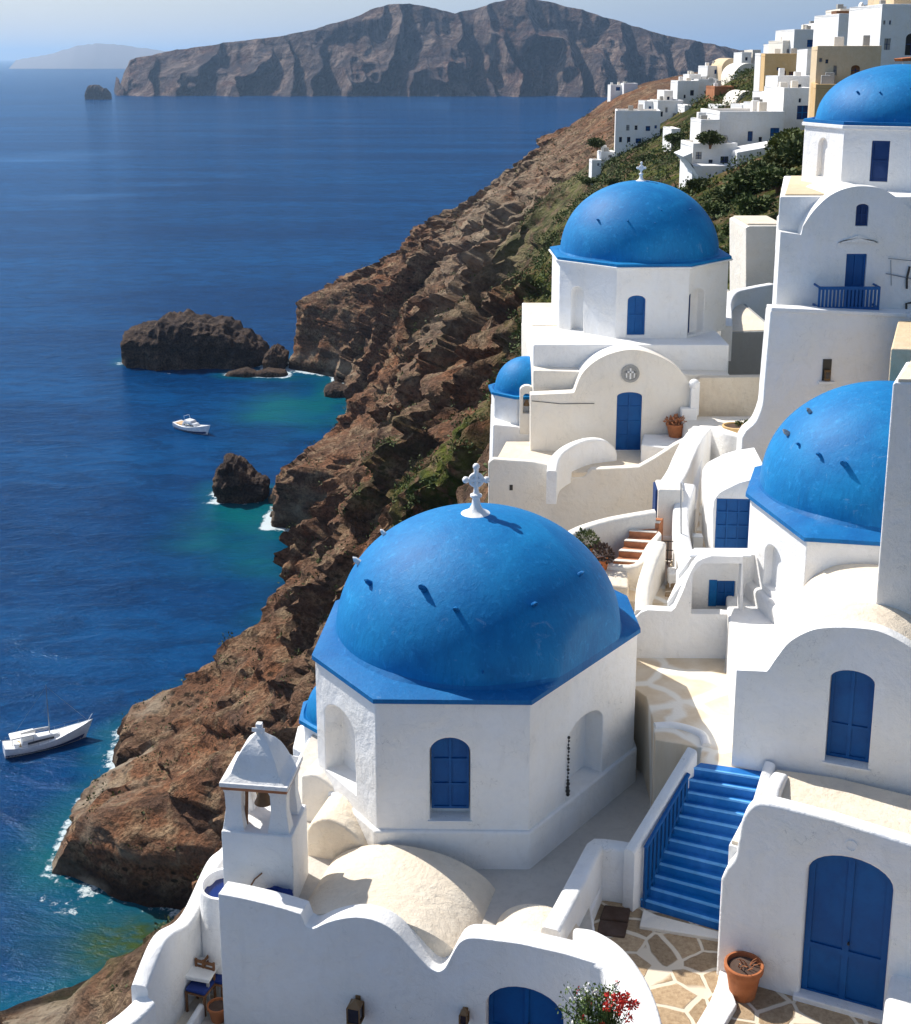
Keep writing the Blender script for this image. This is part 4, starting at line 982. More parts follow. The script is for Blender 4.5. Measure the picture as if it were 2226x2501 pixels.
rw = fE.rect(2091, 2122, 498, 552); rd = fE.rect(2064, 2114, 620, 755)
slab(fE, gp, 0, .5, 'gable_wall', M['white2'], E, [(arch(*rw, .1), .2, True), (arch(*rd, 0), .2, True)], bevel=.05)
leaf(E, 'window', fE, rw, .1, M['navy'], .1, 2, (.5,), .05, False)
leaf(E, 'door', fE, rd, .12, M['door'], 0, 2, (.4,), .06, False, label='dark blue balcony door')
for dz, w_ in ((.10, .10),):
    q0_, q1_, z0_, z1_ = rd; L = [(q0_-.30, z1_+.28), (q0_-.1, z1_+.42), ((q0_+q1_)/2, z1_+.48), (q1_+.1, z1_+.42), (q1_+.30, z1_+.28), (q1_+.30, z1_+.34), ((q0_+q1_)/2, z1_+.56), (q0_-.30, z1_+.34)]
    MB().prism(fE, L, -.05, .02).obj('hood_mould', M['white2'], E)
vE = [(q, z-.12) for q, z in gp[3:-3]]
MB().prism(fE, [(vE[0][0], -6), (vE[-1][0], -6)]+vE[::-1], .4, 3.2).obj('vault_roof', M['white'], E, smooth=30)
hb = F((0, 39.0), 0)
MB().plan([(9.62, 39.0), (17, 39.0), (17, 46), (11.45, 46)], -8, -4.02).obj('body', M['white'], E, bevel=.05)
MB().plan([(9.85, 39.3), (11.7, 39.3), (12.4, 42.2), (12.3, 45.6), (11.6, 45.6)], -4.1, -3.98).obj('roof', M['sand'], E)
# left corner pier between gable and body
# balcony
bx0, bx1 = fE.sz(1986, 720)[0], fE.sz(2134, 720)[0]; zb0 = fE.sz(2060, 752)[1]; zb1 = fE.sz(2060, 692)[1]
bal = MB().box(fE, bx0, bx1, zb0-.12, zb0, -.62, .01).obj('balcony', M['white2'], E, bevel=.02)
mb = MB()
for z in (zb1, zb0+.14): mb.box(fE, bx0, bx1, z-.09, z, -.61, -.54); mb.box(fE, bx0, bx0+.05, z-.05, z, -.55, 0); mb.box(fE, bx1-.05, bx1, z-.05, z, -.55, 0)
mb.box(fE, bx0, bx1, zb0+.0, zb0+.09, -.60, -.55)
mb.obj('rail', M['door'], bal)
n = 17
for k in range(n):
    q = bx0+.03+(bx1-bx0-.06)*k/(n-1); MB().box(fE, q-.03, q+.03, zb0, zb1-.05, -.60, -.55).obj('baluster', M['door'], bal)
cE = (14.4, 43.3); PE = octagon(cE, 2.75, 17)
he = {}
for k in range(8):
    fr = poly_face(PE, k); L = math.hypot(PE[(k+1) % 8][0]-PE[k][0], PE[(k+1) % 8][1]-PE[k][1])
    he[k] = [((L/2-.27, L/2+.27, -3.75, -2.5), .0 if k in (0, 7) else .25, .14)]
drum(E, PE, -4.6, -2.05, he, M['white'], 'drum')
for k in (7, 0):
    fr = poly_face(PE, k); r = he[k][0][0]; leaf(E, 'window', fr, r, .07, M['navy'], he[k][0][1], 1, (.5,), .06, False)
dome(E, cE, 2.62, 1.78, PE, -2.05, M['dome'], M['lip'], .06, over=.05)
pegs(E, [(2096, 226, .8), (2150, 226, .6), (2225, 216, .6)], cE, 2.62, 1.78, -1.99, M['lip'], .1)
MB().plan(grow(PE, cE, .10), -2.17, -2.054).obj('cornice', M['white'], E, bevel=.02)
rn = fe.rect(2009, 2030, 877, 929)
mb = MB(); mb.box(fe, rn[0], rn[1], rn[2], rn[3], -.03, .01).obj('niche', M['dark'], E)  # dark box proud of the wall, stands for the shade inside a niche
MB().box(fe, rn[0]-.12, rn[1]+.12, rn[2]-.10, rn[2]-.01, -.12, .01).obj('sill', M['white'], E, bevel=.02)
t = thing('wall_lantern', 'dark lantern in the narrow niche of the tall church wall above the right-hand dome', 'lantern', fe.w((rn[0]+rn[1])/2, rn[2], -.1))
MB().box(fe, rn[0]+.04, rn[1]-.04, rn[2]+.02, rn[2]+.34, -.14, -.04).obj('frame', M['bronze'], t, bevel=.01)
MB().box(fe, rn[0]+.07, rn[1]-.07, rn[2]+.08, rn[2]+.28, -.15, -.143).obj('glass', M['pane'], t)
# thin pipes and bracket at the right edge
t = thing('pipe_frame', 'bent grey pipe frame on the church wall at the right edge beside the balcony', 'pipe', fE.w(fE.sz(2190, 660)[0], -7, -.1))
w_ = lambda px, py, d=-.08: fE.w(*fE.sz(px, py), d)
MB().tube([w_(2162, 667), w_(2212, 677), w_(2240, 683)], .018, 6).tube([w_(2168, 630), w_(2226, 636)], .012, 6).tube([w_(2174, 634), w_(2175, 696)], .012, 6).obj('pipe', M['steel'], t, smooth=40)
MB().tube([w_(2220, 650), w_(2213, 680), w_(2213, 704)], .035, 8).tube([w_(2226, 738), w_(2212, 740), w_(2212, 772)], .035, 8).obj('drainpipe', M['dark'], t, smooth=40)
# sandy wall by the right edge under church E
SW = thing('wall', 'sandy coloured wall corner at the right edge above the grey house block', 'wall', (11.5, 34, -10))
MB().plan([(11.3, 33.2), (16, 32.5), (16, 36.9), (12.7, 36.9)], -14, -7.35).obj('wall', M['sand'], SW, bevel=.05)
# ================================================================ G. house with square blue shutter, and H below
G = thing('house', 'white house with a curved shoulder and large square blue shutter beside the right dome', 'house', (7.4, 32, -13))
fG = F((6.6, 32.0), -4)
og = [(1742, 1420)]+fG.pts([]) if 0 else None
L = fG.pts([(1742, 1390), (1742, 1245)]+smooth_line([(1745, 1222), (1757, 1205), (1778, 1193), (1805, 1180)], 3)+[(1835, 1172), (1880, 1165), (1880, 1390)])
rg = fG.rect(1748, 1831, 1218, 1352)
slab(fG, L, 0, 2.6, 'wall', M['white'], G, [(arch(*rg, 0), .12, True)], bevel=.07)
leaf(G, 'window', fG, rg, .05, M['door'], 0, 3, (.25, .5, .75), .04, False)
sill(G, fG, rg, .1, M['white'])
# low shoulders stepping down to the left, white lit
ln = [(6.45, 34.6), (6.1, 33.6), (5.95, 32.4), (6.0, 31.4)]
tag(MB().ribbon(smooth_line(ln, 5), .42, -14.5, [-11.5-.075*k for k in range(16)]).obj('parapet_wall', M['white'], smooth=50), 'sloping white parapet left of the house with the square blue shutter', 'wall')
Hh = thing('house', 'little white vaulted house with a small blue door in a deep recess', 'house', (6.6, 30.2, ZT))
fH = F((0, 29.45), -1)
# front: low wall and curved shoulder
L = fH.pts([(1540, 1640), (1540, 1522), (1566, 1496), (1582, 1490), (1640, 1493)]+smooth_line([(1650, 1484), (1668, 1446), (1684, 1405), (1704, 1372), (1738, 1358)], 3)+[(1815, 1360), (1815, 1640)])
rr_ = fH.rect(1691, 1809, 1376, 1500)
slab(fH, L, 0, .30, 'wall', M['white'], Hh, [([(rr_[0], rr_[2]), (rr_[1], rr_[2]), (rr_[1], rr_[3])]+[(rr_[0]+(rr_[1]-rr_[0])*(1-k/6)*.62, rr_[3]-.0*k) for k in range(1, 5)]+[(rr_[0], rr_[3]-.25)], .30, False)], bevel=0)
fH2 = F((0, 30.3), -1); rd2 = fH2.rect(1751, 1794, 1419, 1480)
Lb = [(fH2.sz(1655, 1450)[0], -14.4), (fH2.sz(1850, 1450)[0], -14.4), (fH2.sz(1850, 1450)[0], -11.85), (fH2.sz(1690, 1450)[0], -11.85), (fH2.sz(1655, 1450)[0], -12.4)]
slab(fH2, Lb, 0, .35, 'back_wall', M['white'], Hh, [(arch(*rd2, 0), .1, True)], bevel=.04)
leaf(Hh, 'door', fH2, rd2, .03, M['door'], 0, 2, (.5,), .04, False)
MB().box(fH2, rd2[0]-.2, rd2[0]-.004, rd2[2], rd2[3]+.03, -.03, .01).obj('shutter', M['lip'], Hh, bevel=.008)
MB().plan([fH.w(rr_[0]-.3, 0, .31)[:2], fH.w(rr_[1]+.5, 0, .31)[:2], fH2.w(fH2.sz(1830, 1450)[0], 0, 0)[:2], fH2.w(fH2.sz(1690, 1450)[0], 0, 0)[:2]], -14.4, -13.35).obj('floor', M['roofgrey'], Hh)
MB().plan([fH.w(rr_[0]-.55, 0, .31)[:2], fH.w(rr_[0]-.02, 0, .31)[:2], fH2.w(fH2.sz(1685, 1450)[0], 0, -.01)[:2], fH2.w(fH2.sz(1650, 1450)[0], 0, -.01)[:2]], -14.4, [-12.9, -12.1, -12.1, -12.6]).obj('side_wall', M['white'], Hh, bevel=.05)
MB().plan([fH.w(rr_[0]-.05, 0, .31)[:2], fH.w(rr_[1]+.3, 0, .31)[:2], fH2.w(fH2.sz(1830, 1450)[0], 0, -.01)[:2], fH2.w(fH2.sz(1690, 1450)[0], 0, -.01)[:2]], rr_[3]+.01, rr_[3]+.08).obj('roof', M['white'], Hh, bevel=.04)  # hidden slab added over the recess to keep sunlight out
# upper paved path between the churches
P2 = [Z(1709, 1868, ZT), Z(1865, 1891, ZT), (6.6, 24.5), (6.7, 29.6), (3.2, 29.6), (4.35, 27.4), (4.35, 26.3), Z(1600, 1806, ZT), Z(1713, 1824, ZT)]
tag(MB().plan(P2, ZT-2.2, ZT-.008).obj('path', M['slab'], bevel=.03), kind='structure')
ln = [Z(a, b, ZT+.06) for a, b in [(1600, 1768), (1640, 1766), (1680, 1774), (1716, 1790), (1726, 1816)]]
tag(MB().ribbon(smooth_line(ln, 4), .2, ZT-.05, [ZT+.07]*17).obj('kerb', M['white'], smooth=50), kind='structure')
# ================================================================ middle courtyard walls, steps, box
base_mid = [(1.6, 33.6), (3.2, 31.9), (4.3, 30.9), (8.5, 30.6), (8.8, 37.4), (9.2, 42), (7.4, 42), (5.9, 35.2), (2.2, 34.0)]
tag(MB().plan(base_mid, -18, -13.4).obj('terrace', M['slab'], bevel=.03), kind='structure')
# terracotta steps
TS = thing('steps', 'short flight of worn terracotta steps between white curved walls', 'steps', (4.8, 33, -13.3))
a0, a1, b0, b1 = (4.15, 32.35), (4.98, 32.2), (5.0, 33.8), (5.62, 33.65)
for k in range(5):
    u, v = k/5, (k+1)/5
    l = lambda p, q, s: (p[0]+(q[0]-p[0])*s, p[1]+(q[1]-p[1])*s)
    o = MB().plan([l(a0, b0, u), l(a1, b1, u), l(a1, b1, v+.06), l(a0, b0, v+.06)], -14, -12.88+.17*k).obj('step', M['tread'], TS, bevel=.01)
    MB().plan([l(a0, b0, u), l(a1, b1, u), l(a1, b1, u+.09), l(a0, b0, u+.09)], -12.9+.17*k, -12.872+.17*k).obj('nosing', M['warm'], o)
def wall_rib(px, z, wid, zb, label, m='warm', k=4, name='wall'):
    pts = smooth_line([(*Z(a, b, zz), zz) for a, b, zz in [(p[0], p[1], p[2] if len(p) > 2 else z) for p in px]], k)
    return tag(MB().ribbon([(p[0], p[1]) for p in pts], wid, zb, [p[2] for p in pts]).obj(name, M[m], smooth=50), label, 'wall')
wall_rib([(1372, 1312, -12.3), (1420, 1287, -12.2), (1480, 1268, -12.1), (1540, 1256, -12.0), (1600, 1246, -11.9)], 0, .32, -14.5, 'curved cream wall rising to the right behind the terracotta steps')
wall_rib([(1395, 1372, -12.9), (1470, 1376, -12.85), (1555, 1378, -12.8), (1590, 1330, -12.5), (1612, 1300, -12.2)], 0, .26, -14.3, 'low white wall in front of and right of the terracotta steps')
LB = thing('wall', 'plain cream wall block below the terracotta steps, next to the nearest dome', 'wall', (3.9, 31.3, -14.2))
MB().plan([(2.9, 31.2), (4.35, 30.75), (4.5, 32.0), (3.0, 32.6)], -17, -12.95).obj('wall', M['cream'], LB, bevel=.06)
BX = thing('wall', 'square white wall block with a blue side opening, standing above the terracotta steps', 'wall', (5.6, 33.7, -13))
fX = F((5.18, 33.9), -3)
rx = fX.rect(1606, 1668, 1196, 1312)
MB().box(fX, rx[0], rx[1], -14, rx[3], 0, .9).obj('wall', M['warm'], BX, bevel=.05)
MB().box(fX, rx[0]-.05, rx[1]+.05, rx[2]-.06, rx[2]+.04, -.07, .3).obj('ledge', M['white'], BX, bevel=.02)
MB().box(fX, rx[0]-.06, rx[0]-.002, rx[3]-1.0, rx[3]-.05, .1, .8).obj('shutter', M['navy'], BX, bevel=.01)
# long curved parapet from the block up to the middle church
wall_rib([(1630, 1188, -11.45), (1655, 1150, -11.4), (1672, 1110, -11.35), (1692, 1070, -11.4), (1715, 1042, -11.5)], 0, .62, -14, 'thick round-topped white parapet climbing from the square block to the middle church', 'white')
wall_rib([(1710, 1042, -11.6), (1745, 1044, -11.6), (1785, 1056, -11.6), (1820, 1066, -11.7)], 0, .4, -14.2, 'white wall closing the top of the alley left of the tall church', 'white')
AL = thing('wall', 'tall pale wall along the left side of the narrow alley behind the square block', 'wall', (7, 38, -14))
MB().plan([(6.55, 34.8), (6.75, 34.8), (8.2, 41.2), (7.9, 41.3)], -14.3, [-12.3, -12.3, -11.9, -11.8]).obj('wall', M['white'], AL, bevel=.05)
wall_rib([(1748, 1150, -12.0), (1775, 1140, -12.0), (1812, 1146, -12.0)], 0, .5, -14, 'small white ledge wall at the head of the alley', 'white')
# stone steps of the alley
AS = thing('steps', 'irregular brown stone steps descending beside the iron gate', 'steps', (6, 32.5, -13.4))
for k in range(4):
    MB().plan([(5.35+.12*k, 31.2+.45*k), (6.35, 31.1+.45*k), (6.4, 31.7+.45*k), (5.45+.12*k, 31.8+.45*k)], -14, -13.33+.12*k).obj('step', M['flag'], AS, bevel=.02)
wall_rib([(1568, 1490, -13.0), (1572, 1430, -12.75), (1590, 1370, -12.5), (1612, 1322, -12.3)], 0, .34, -14.3, 'tapering white wall left of the brown stone steps')
GT = thing('gate', 'small dark iron gate standing on the brown stone steps', 'gate', (5.8, 32.6, -13.2))
mb = MB(); fg = F((5.55, 32.6), -5)
qa, qb, za, zb_ = fg.rect(1617, 1646, 1322, 1366)
for q in (qa, qb, (qa+qb)/2): mb.tube([fg.w(q, za-.15), fg.w(q, zb_)], .018, 6)
for z in (za, zb_, (za+zb_)/2): mb.tube([fg.w(qa, z), fg.w(qb, z)], .014, 6)
mb.obj('frame', M['dark'], GT)
TB = thing('rail', 'thin grey metal handrail by the foot of the tall pale alley wall', 'rail', (6.2, 32.4, -13))
w2 = lambda px, py: fg.w(*fg.sz(px, py))
mb = MB(); mb.tube([w2(1664, 1180), w2(1664, 1345)], .02, 6).tube([w2(1664, 1326), w2(1694, 1326), w2(1694, 1350)], .014, 6).tube([w2(1612, 1450), w2(1650, 1450), w2(1650, 1463)], .014, 6)
mb.obj('rail', M['steel'], TB)
MB().box(fg, *fg.rect(1693, 1718, 1315, 1362), .1, .4).obj('cabinet', M['steel'], None, bevel=.02); tag(bpy.data.objects['cabinet'], 'small grey metal cabinet against the white wall by the handrail', 'cabinet')
fb_ = Z(1655, 1432, -13.3)
tag(MB().plan([(fb_[0]-.25, fb_[1]), (fb_[0]+.3, fb_[1]), (fb_[0]+.3, fb_[1]+.5), (fb_[0]-.2, fb_[1]+.5)], -13.8, -12.95).obj('bench', M['white'], bevel=.05), 'small white masonry bench below the brown stone steps', 'bench')
# ================================================================ church 2
K = thing('church', 'middle white church with round blue medallion over its blue door and a big blue dome', 'church', (6.5, 47, -14))
fK = F((0, 46.0), 0)
L = fK.pts([(1296, 1135), (1296, 965), (1400, 960)]+smooth_line([(1404, 957), (1421, 915), (1453, 883), (1497, 862), (1548, 854), (1600, 866), (1650, 893), (1680, 928), (1692, 965)], 4)+[(1694, 1135)])
rk = fK.rect(1506, 1567, 958, 1090); rk = (rk[0], rk[1], -14.0, rk[3])
slab(fK, L, 0, .55, 'wall', M['warm'], K, [(arch(*rk, .16), .12, True)], bevel=.07)
leaf(K, 'door', fK, rk, .05, M['door'], .16, 2, (.25, .5, .75), .05, False)
q, z = fK.sz(1540, 912)
Lc = [(q+.33*math.cos(a), z+.33*math.sin(a)) for a in [2*PI*k/28 for k in range(28)]]; Li = [(q+.25*math.cos(a), z+.25*math.sin(a)) for a in [2*PI*k/28 for k in range(28)]]
md = MB().prism(fK, Lc, -.05, .01, [(Li, .03, True)]).obj('medallion', M['grey'], K, smooth=40)
mb = MB(); mb.box(fK, q-.03, q+.03, z-.2, z+.2, -.045, -.02)
mb.box(fK, q-.16, q+.16, z+.03, z+.08, -.045, -.02); mb.box(fK, q-.16, q-.12, z-.15, z+.08, -.045, -.02); mb.box(fK, q+.12, q+.16, z-.15, z+.08, -.045, -.02)
mb.obj('emblem', M['white'], md)
MB().tube([fK.w(*fK.sz(1300, 979), -.02), fK.w(*fK.sz(1370, 986), -.02), fK.w(*fK.sz(1452, 985), -.02)], .012, 5).obj('cable', M['dark'], K)
vk = [(a, b-.14) for a, b in fK.pts(smooth_line([(1404, 957), (1421, 915), (1453, 883), (1497, 862), (1548, 854), (1600, 866), (1650, 893), (1680, 928), (1690, 950)], 4))]
MB().prism(fK, [(vk[0][0], -13), (vk[-1][0], -13)]+vk[::-1], .5, 2.3).obj('vault_roof', M['white'], K, smooth=30)
fk2 = F((0, 46.9), 0)
MB().prism(fk2, fk2.pts([(1303, 1120), (1303, 905), (1784, 916), (1784, 1120)]), 0, 9).obj('lower_wall', M['warm'], K, bevel=.05)
fk3 = F((0, 47.6), 0)
xl, xr = fk3.sz(1303, 870)[0], fk3.sz(1781, 870)[0]; ztp = fk3.sz(1500, 842)[1]
MB().box(fk3, xl, xr, -13, ztp, 0, 8.6).obj('podium', M['white'], K, bevel=.05)
MB().box(fk3, xl+.15, xr-.15, ztp-.02, ztp+.03, 3.5, 8.4).obj('roof', M['cream'], K)
cK = (7.33, 52.1); PK = octagon(cK, 3.32, 2)
k0, k7, k1 = poly_face(PK, 0), poly_face(PK, 7), poly_face(PK, 1)
r0 = k0.rect(1533, 1576, 722, 818); r7 = k7.rect(1395, 1425, 700, 808); r1 = k1.rect(1683, 1720, 706, 814)
r0 = (r0[0], r0[1], r0[2], r0[3]); drum(K, PK, ztp-.1, -7.65, {0: [(r0, .18, .14)], 7: [(r7, .25, .3)], 1: [(r1, .25, .32)]}, M['white'])
leaf(K, 'window', k0, r0, .06, M['door'], .18, 2, (.5,), .06, False)
ri = (r1[0]+.03, r1[0]+.38, r1[2]+.03, r1[3]-.2); MB().box(k1, *ri, .2, .3).obj('shutter', M['navy'], K)
dome(K, cK, 3.14, 2.78, PK, -7.65, M['dome'], M['dome'], .13, over=.10)
MB().plan(grow(PK, cK, .16), -7.72, -7.655).obj('cornice', M['white'], K, bevel=.02)
pegs(K, [(1462, 538, 1.0), (1534, 540, .8), (1600, 545, .7), (1616, 514, .7), (1685, 512, .8)], cK, 3.14, 2.78, -7.52, M['lip'], .1)
cross_finial(K, (cK[0], cK[1], -7.52+2.76), .72, M['white2'])
# courtyard in front of church 2, retaining wall
cy = [(1.2, 43.6), (9.8, 43.2), (11.6, 47.2), (1.9, 47.2)]
tag(MB().plan(cy, -19, -14.02).obj('courtyard', M['cream'], bevel=.03), kind='structure')
f4 = F((1.15, 43.55), -2.5)
L = f4.pts([(1193, 1420), (1193, 1130), (1204, 1121), (1300, 1128), (1340, 1136), (1400, 1166), (1425, 1165), (1445, 1146), (1500, 1143), (1560, 1140), (1600, 1118), (1650, 1085), (1700, 1060), (1700, 1420)])
RWALL = thing('wall', 'long wavy retaining wall below the middle church, with a tiny square vent', 'wall', (4.5, 43.5, -18))
MB().prism(f4, L, 0, .32).obj('wall', M['warm'], RWALL, bevel=.06)
MB().box(f4, *f4.rect(1245, 1253, 1184, 1197), -.02, .01).obj('vent', M['dark'], RWALL)
wall_rib([(1348, 1150, -13.25), (1356, 1117, -13.2), (1385, 1090, -13.1), (1430, 1072, -13.1), (1470, 1072, -13.2), (1492, 1086, -13.45), (1500, 1104, -13.75)], 0, .34, -14.4, 'curved white bench wall in front of the middle church door', 'white', 5)
MB().plan([Z(1566, 1088, -13.4), Z(1650, 1100, -13.4), (8.6, 45.9), (6.85, 45.9)], -14.2, -13.35).obj('platform', M['white'], bevel=.06); tag(bpy.data.objects['platform'], 'raised white platform right of the middle church door carrying the terracotta pots', 'platform')
tp = Z(1650, 1066, -13.35)
t = pot('flower_pot', 'clustered terracotta pot with dry brown twigs right of the middle church door', (tp[0], tp[1], -13.35), .5, .34, M['terra'])
mb = MB(); rr = random.Random(21)
leaves(mb, (tp[0], tp[1], -12.8), (.36, .36, .18), 260, .12, rr); mb.obj('twigs', M['tread'], t, weld=False)
PIL = thing('wall', 'short white pillar with a rounded knob behind the terracotta pot of the middle church', 'pillar', (8.4, 46.1, -13.4))
MB().box(fK, fK.sz(1660, 1000)[0], fK.sz(1700, 1000)[0], -14, fK.sz(1680, 992)[1], -.35, -.01).obj('pillar', M['white'], PIL, bevel=.05)
MB().box(fK, fK.sz(1686, 940)[0], fK.sz(1706, 940)[0], -12.6, fK.sz(1690, 930)[1], -.3, -.01).ball(fK.w(*fK.sz(1694, 936), -.16), .2, 14).obj('knob', M['white'], PIL, smooth=50)
# cream wall right of church 2 and yard behind
CW = thing('wall', 'plain sunlit cream wall between the middle church and the tall church', 'wall', (9.6, 47, -13))
f5 = F((0, 46.3), 2)
MB().prism(f5, f5.pts([(1700, 1090), (1700, 932), (1712, 922), (1873, 920), (1873, 1090)]), 0, .4).obj('wall', M['cream'], CW, bevel=.05)
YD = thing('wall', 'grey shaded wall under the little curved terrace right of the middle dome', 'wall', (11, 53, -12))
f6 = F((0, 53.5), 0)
MB().prism(f6, f6.pts([(1770, 960), (1770, 812), (1900, 808), (1900, 960)]), 0, 11).obj('wall', M['grey'], YD, bevel=.05)  # grey coat puts this wall's shade into its colour
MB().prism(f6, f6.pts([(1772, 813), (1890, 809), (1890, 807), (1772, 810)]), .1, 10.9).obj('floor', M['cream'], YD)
wall_rib([(1776, 796, -10.55), (1776, 765, -10.5), (1776, 735, -10.5), (1792, 712, -10.45), (1830, 702, -10.4), (1885, 692, -10.35)], 0, .45, -12, 'curved white parapet round the little terrace right of the middle dome', 'white')
hs = thing('house', 'small plain white box house between the middle dome and the tall church', 'house', (13.5, 58, -12))
f7 = F((0, 64.6), 0)
MB().prism(f7, f7.pts([(1822, 760), (1822, 556), (1832, 552), (1920, 552), (1920, 760)]), 0, 4).obj('wall', M['warm'], hs, bevel=.05)
MB().prism(f7, f7.pts([(1830, 552), (1915, 552), (1915, 548), (1830, 548)]), .3, 3.7).obj('roof', M['cream'], hs)
# pots by the tall church wall
gq = Z(1795, 1040, -12.35)
t = pot('flower_pot', 'wide tan clay pot with a dark plant by the foot of the tall church wall', (gq[0], gq[1], -12.75), .42, .40, M['ochre'])
mb = MB(); leaves(mb, (gq[0]+.45, gq[1]+.1, -12.45), (.4, .3, .22), 200, .14, rr); mb.obj('foliage', M['leafdark'], t, weld=False)
MB().plan([(gq[0]-1.3, gq[1]-.9), (gq[0]+1.2, gq[1]-.7), (gq[0]+1.3, 46.2), (gq[0]-1.5, 46.2)], -16, -12.76).obj('planter', M['warm'], bevel=.05); tag(bpy.data.objects['planter'], 'raised cream masonry planter bed under the sunlit cream wall', 'planter')
# small chapel left of church 2
SCH = thing('chapel', 'tiny chapel with a small blue dome and bell arch, tucked left of the middle church', 'chapel', (2.4, 48, -17))
fS = F((0, 47.6), 0)
MB().prism(fS, fS.pts([(1200, 1200), (1205, 1037), (1302, 1046), (1302, 1200)]), 0, 3.2).obj('wall', M['white'], SCH, bevel=.06)
cs = (2.72, 49.2); PS = octagon(cs, 1.28, 5)
MB().plan(PS, -14.2, -12.55).obj('drum', M['white'], SCH, bevel=.04); dome(SCH, cs, 1.2, 1.25, PS, -12.55, M['dome'], M['dome'], .08)
fT = F((0, 47.55), 0); ra = fT.rect(1270, 1304, 942, 1060); rb_ = fT.rect(1278, 1296, 962, 1010)
MB().prism(fT, arch(ra[0], ra[1], ra[2], ra[3], .2), 0, .28, [(arch(*rb_, .1), .28, False)]).obj('bell_arch', M['warm'], SCH, bevel=.03)
MB().lathe(fT.w((rb_[0]+rb_[1])/2, rb_[2]+.38, .14), [(.12, -.1), (.08, .02), (.05, .1), (.002, .12)], 14).obj('bell', M['bronze'], SCH, smooth=40)
# small things between the walls
def bush_pot(px, py, z, label, r=.3, m='leafdark', ph=.3):
    x, y = Z(px, py, z); t = pot('flower_pot', label, (x, y, z), ph, r*.6, M['terra']); mb = MB()
    leaves(mb, (x, y, z+ph+r*.6), (r, r, r*.9), 220, .11, random.Random(px)); mb.obj('foliage', M[m], t, weld=False)
bush_pot(1432, 1362, -12.9, 'dark leafy plant in a clay pot peeping out beside the nearest dome')
bush_pot(1472, 1392, -12.98, 'brown pot with reddish plant on the cream wall block', .26, 'soil')
# ================================================================ left terrace
ZL = -18.4
LT = [(-6.2, 18), (-3.6, 18), (-4.4, 21.7), (-4.45, 25.5), (-5.1, 25.5), (-5.55, 22.6), (-6.1, 20.5)]
tag(MB().plan(LT, -23, ZL).obj('terrace', M['cream'], bevel=.03), kind='structure')
ln = smooth_line([(-5.88, 21.05), (-5.72, 21.7), (-5.52, 22.4), (-5.28, 23.1), (-5.02, 23.8), (-4.85, 24.5), (-4.7, 25.2)], 6)
zt = []
for k in range(len(ln)):
    s = k/(len(ln)-1); zt.append(-16.62+.18*math.sin(s*2*PI*2.1-1.2)+.55*s*s+.05*s)
tag(MB().ribbon(ln, .34, -18.6, zt).obj('parapet_wall', M['white'], smooth=50), 'wavy white parapet at the cliff edge beside the lowest terrace', 'wall')
ln = smooth_line([(-5.72, 21.0), (-6.0, 20.7), (-6.45, 20.35), (-7.2, 19.7)], 5)
tag(MB().ribbon(ln, .46, -21, [-17.0-.03*k for k in range(len(ln))]).obj('parapet_wall', M['white'], smooth=50), 'lower sloping white wall at the bottom left corner, below the wavy parapet', 'wall')
tag(MB().ribbon(smooth_line([(-5.42, 20.3), (-5.22, 21.3), (-5.0, 22.2)], 4), .13, -19, [ZL+.28]*9).obj('kerb', M['white'], smooth=50), kind='structure')
# small plunge pool between the parapet and the bell tower
PL = thing('plunge_pool', 'small rounded plunge pool with white rim beside the bell tower base', 'pool', (-4.9, 24.3, -17))
cp = Z(548, 2160, -16.2); ring = []
L1 = [(cp[0]+.62*math.cos(a), cp[1]+.75*math.sin(a)) for a in [2*PI*k/32 for k in range(32)]]
mb = MB(); rows = []
for r, z in ((1.0, -18.5), (1.0, -16.22), (.97, -16.17), (.86, -16.17), (.82, -16.21), (.82, -16.55)):
    rows.append([(cp[0]+.5*r*math.cos(a), cp[1]+.55*r*math.sin(a), z) for a in [2*PI*k/32 for k in range(32)]])
mb.grid(rows, True); mb.obj('basin', M['white'], PL, smooth=40)
MB().plan([(cp[0]+.5*.825*math.cos(a), cp[1]+.55*.825*math.sin(a)) for a in [2*PI*k/32 for k in range(32)]], -16.9, -16.36).obj('water', M['water_pool'], PL)
def table(px, py, z, w, d, ang, label):
    x, y = Z(px, py, z+.74); t = thing('table', label, 'table', (x, y, z), 'white terrace tables'); fr = F((x, y), ang)
    MB().box(fr, -w/2, w/2, z+.70, z+.745, -d/2, d/2).obj('table_top', M['cloth_white'], t, bevel=.012)
    MB().box(fr, -w/2+.04, w/2-.04, z+.63, z+.698, -d/2+.04, d/2-.04).obj('apron', M['cloth_white'], t)
    for a in (-1, 1):
        for b in (-1, 1): MB().box(fr, a*(w/2-.07)-.025, a*(w/2-.07)+.025, z, z+.63, b*(d/2-.07)-.025, b*(d/2-.07)+.025).obj('leg', M['grey'], t)
def chair(px, py, z, ang, label):
    x, y = Z(px, py, z+.45); t = thing('chair', label, 'chair', (x, y, z), 'wooden terrace chairs'); fr = F((x, y), ang)
    MB().box(fr, -.23, .23, z+.42, z+.455, -.22, .22).obj('seat', M['wood'], t, bevel=.01)
    MB().box(fr, -.22, .22, z+.46, z+.54, -.21, .21).obj('cushion', M['cloth_blue'], t, bevel=.03)
    for a in (-1, 1):
        for b in (-1, 1): MB().box(fr, a*.2-.02, a*.2+.02, z, z+(.42 if b < 0 else .92), b*.2-.02, b*.2+.02).obj('leg', M['wood'], t)
    mb = MB()
    for zz in (.60, .72, .84): mb.box(fr, -.18, .18, z+zz, z+zz+.06, .19, .215)
    mb.obj('backrest', M['wood'], t)
table(487, 2362, ZL, .72, .62, -14, 'nearer white terrace table with blue cushioned chairs round it')
table(527, 2318, ZL, .72, .62, -14, 'farther white terrace table half hidden by the big wall corner')
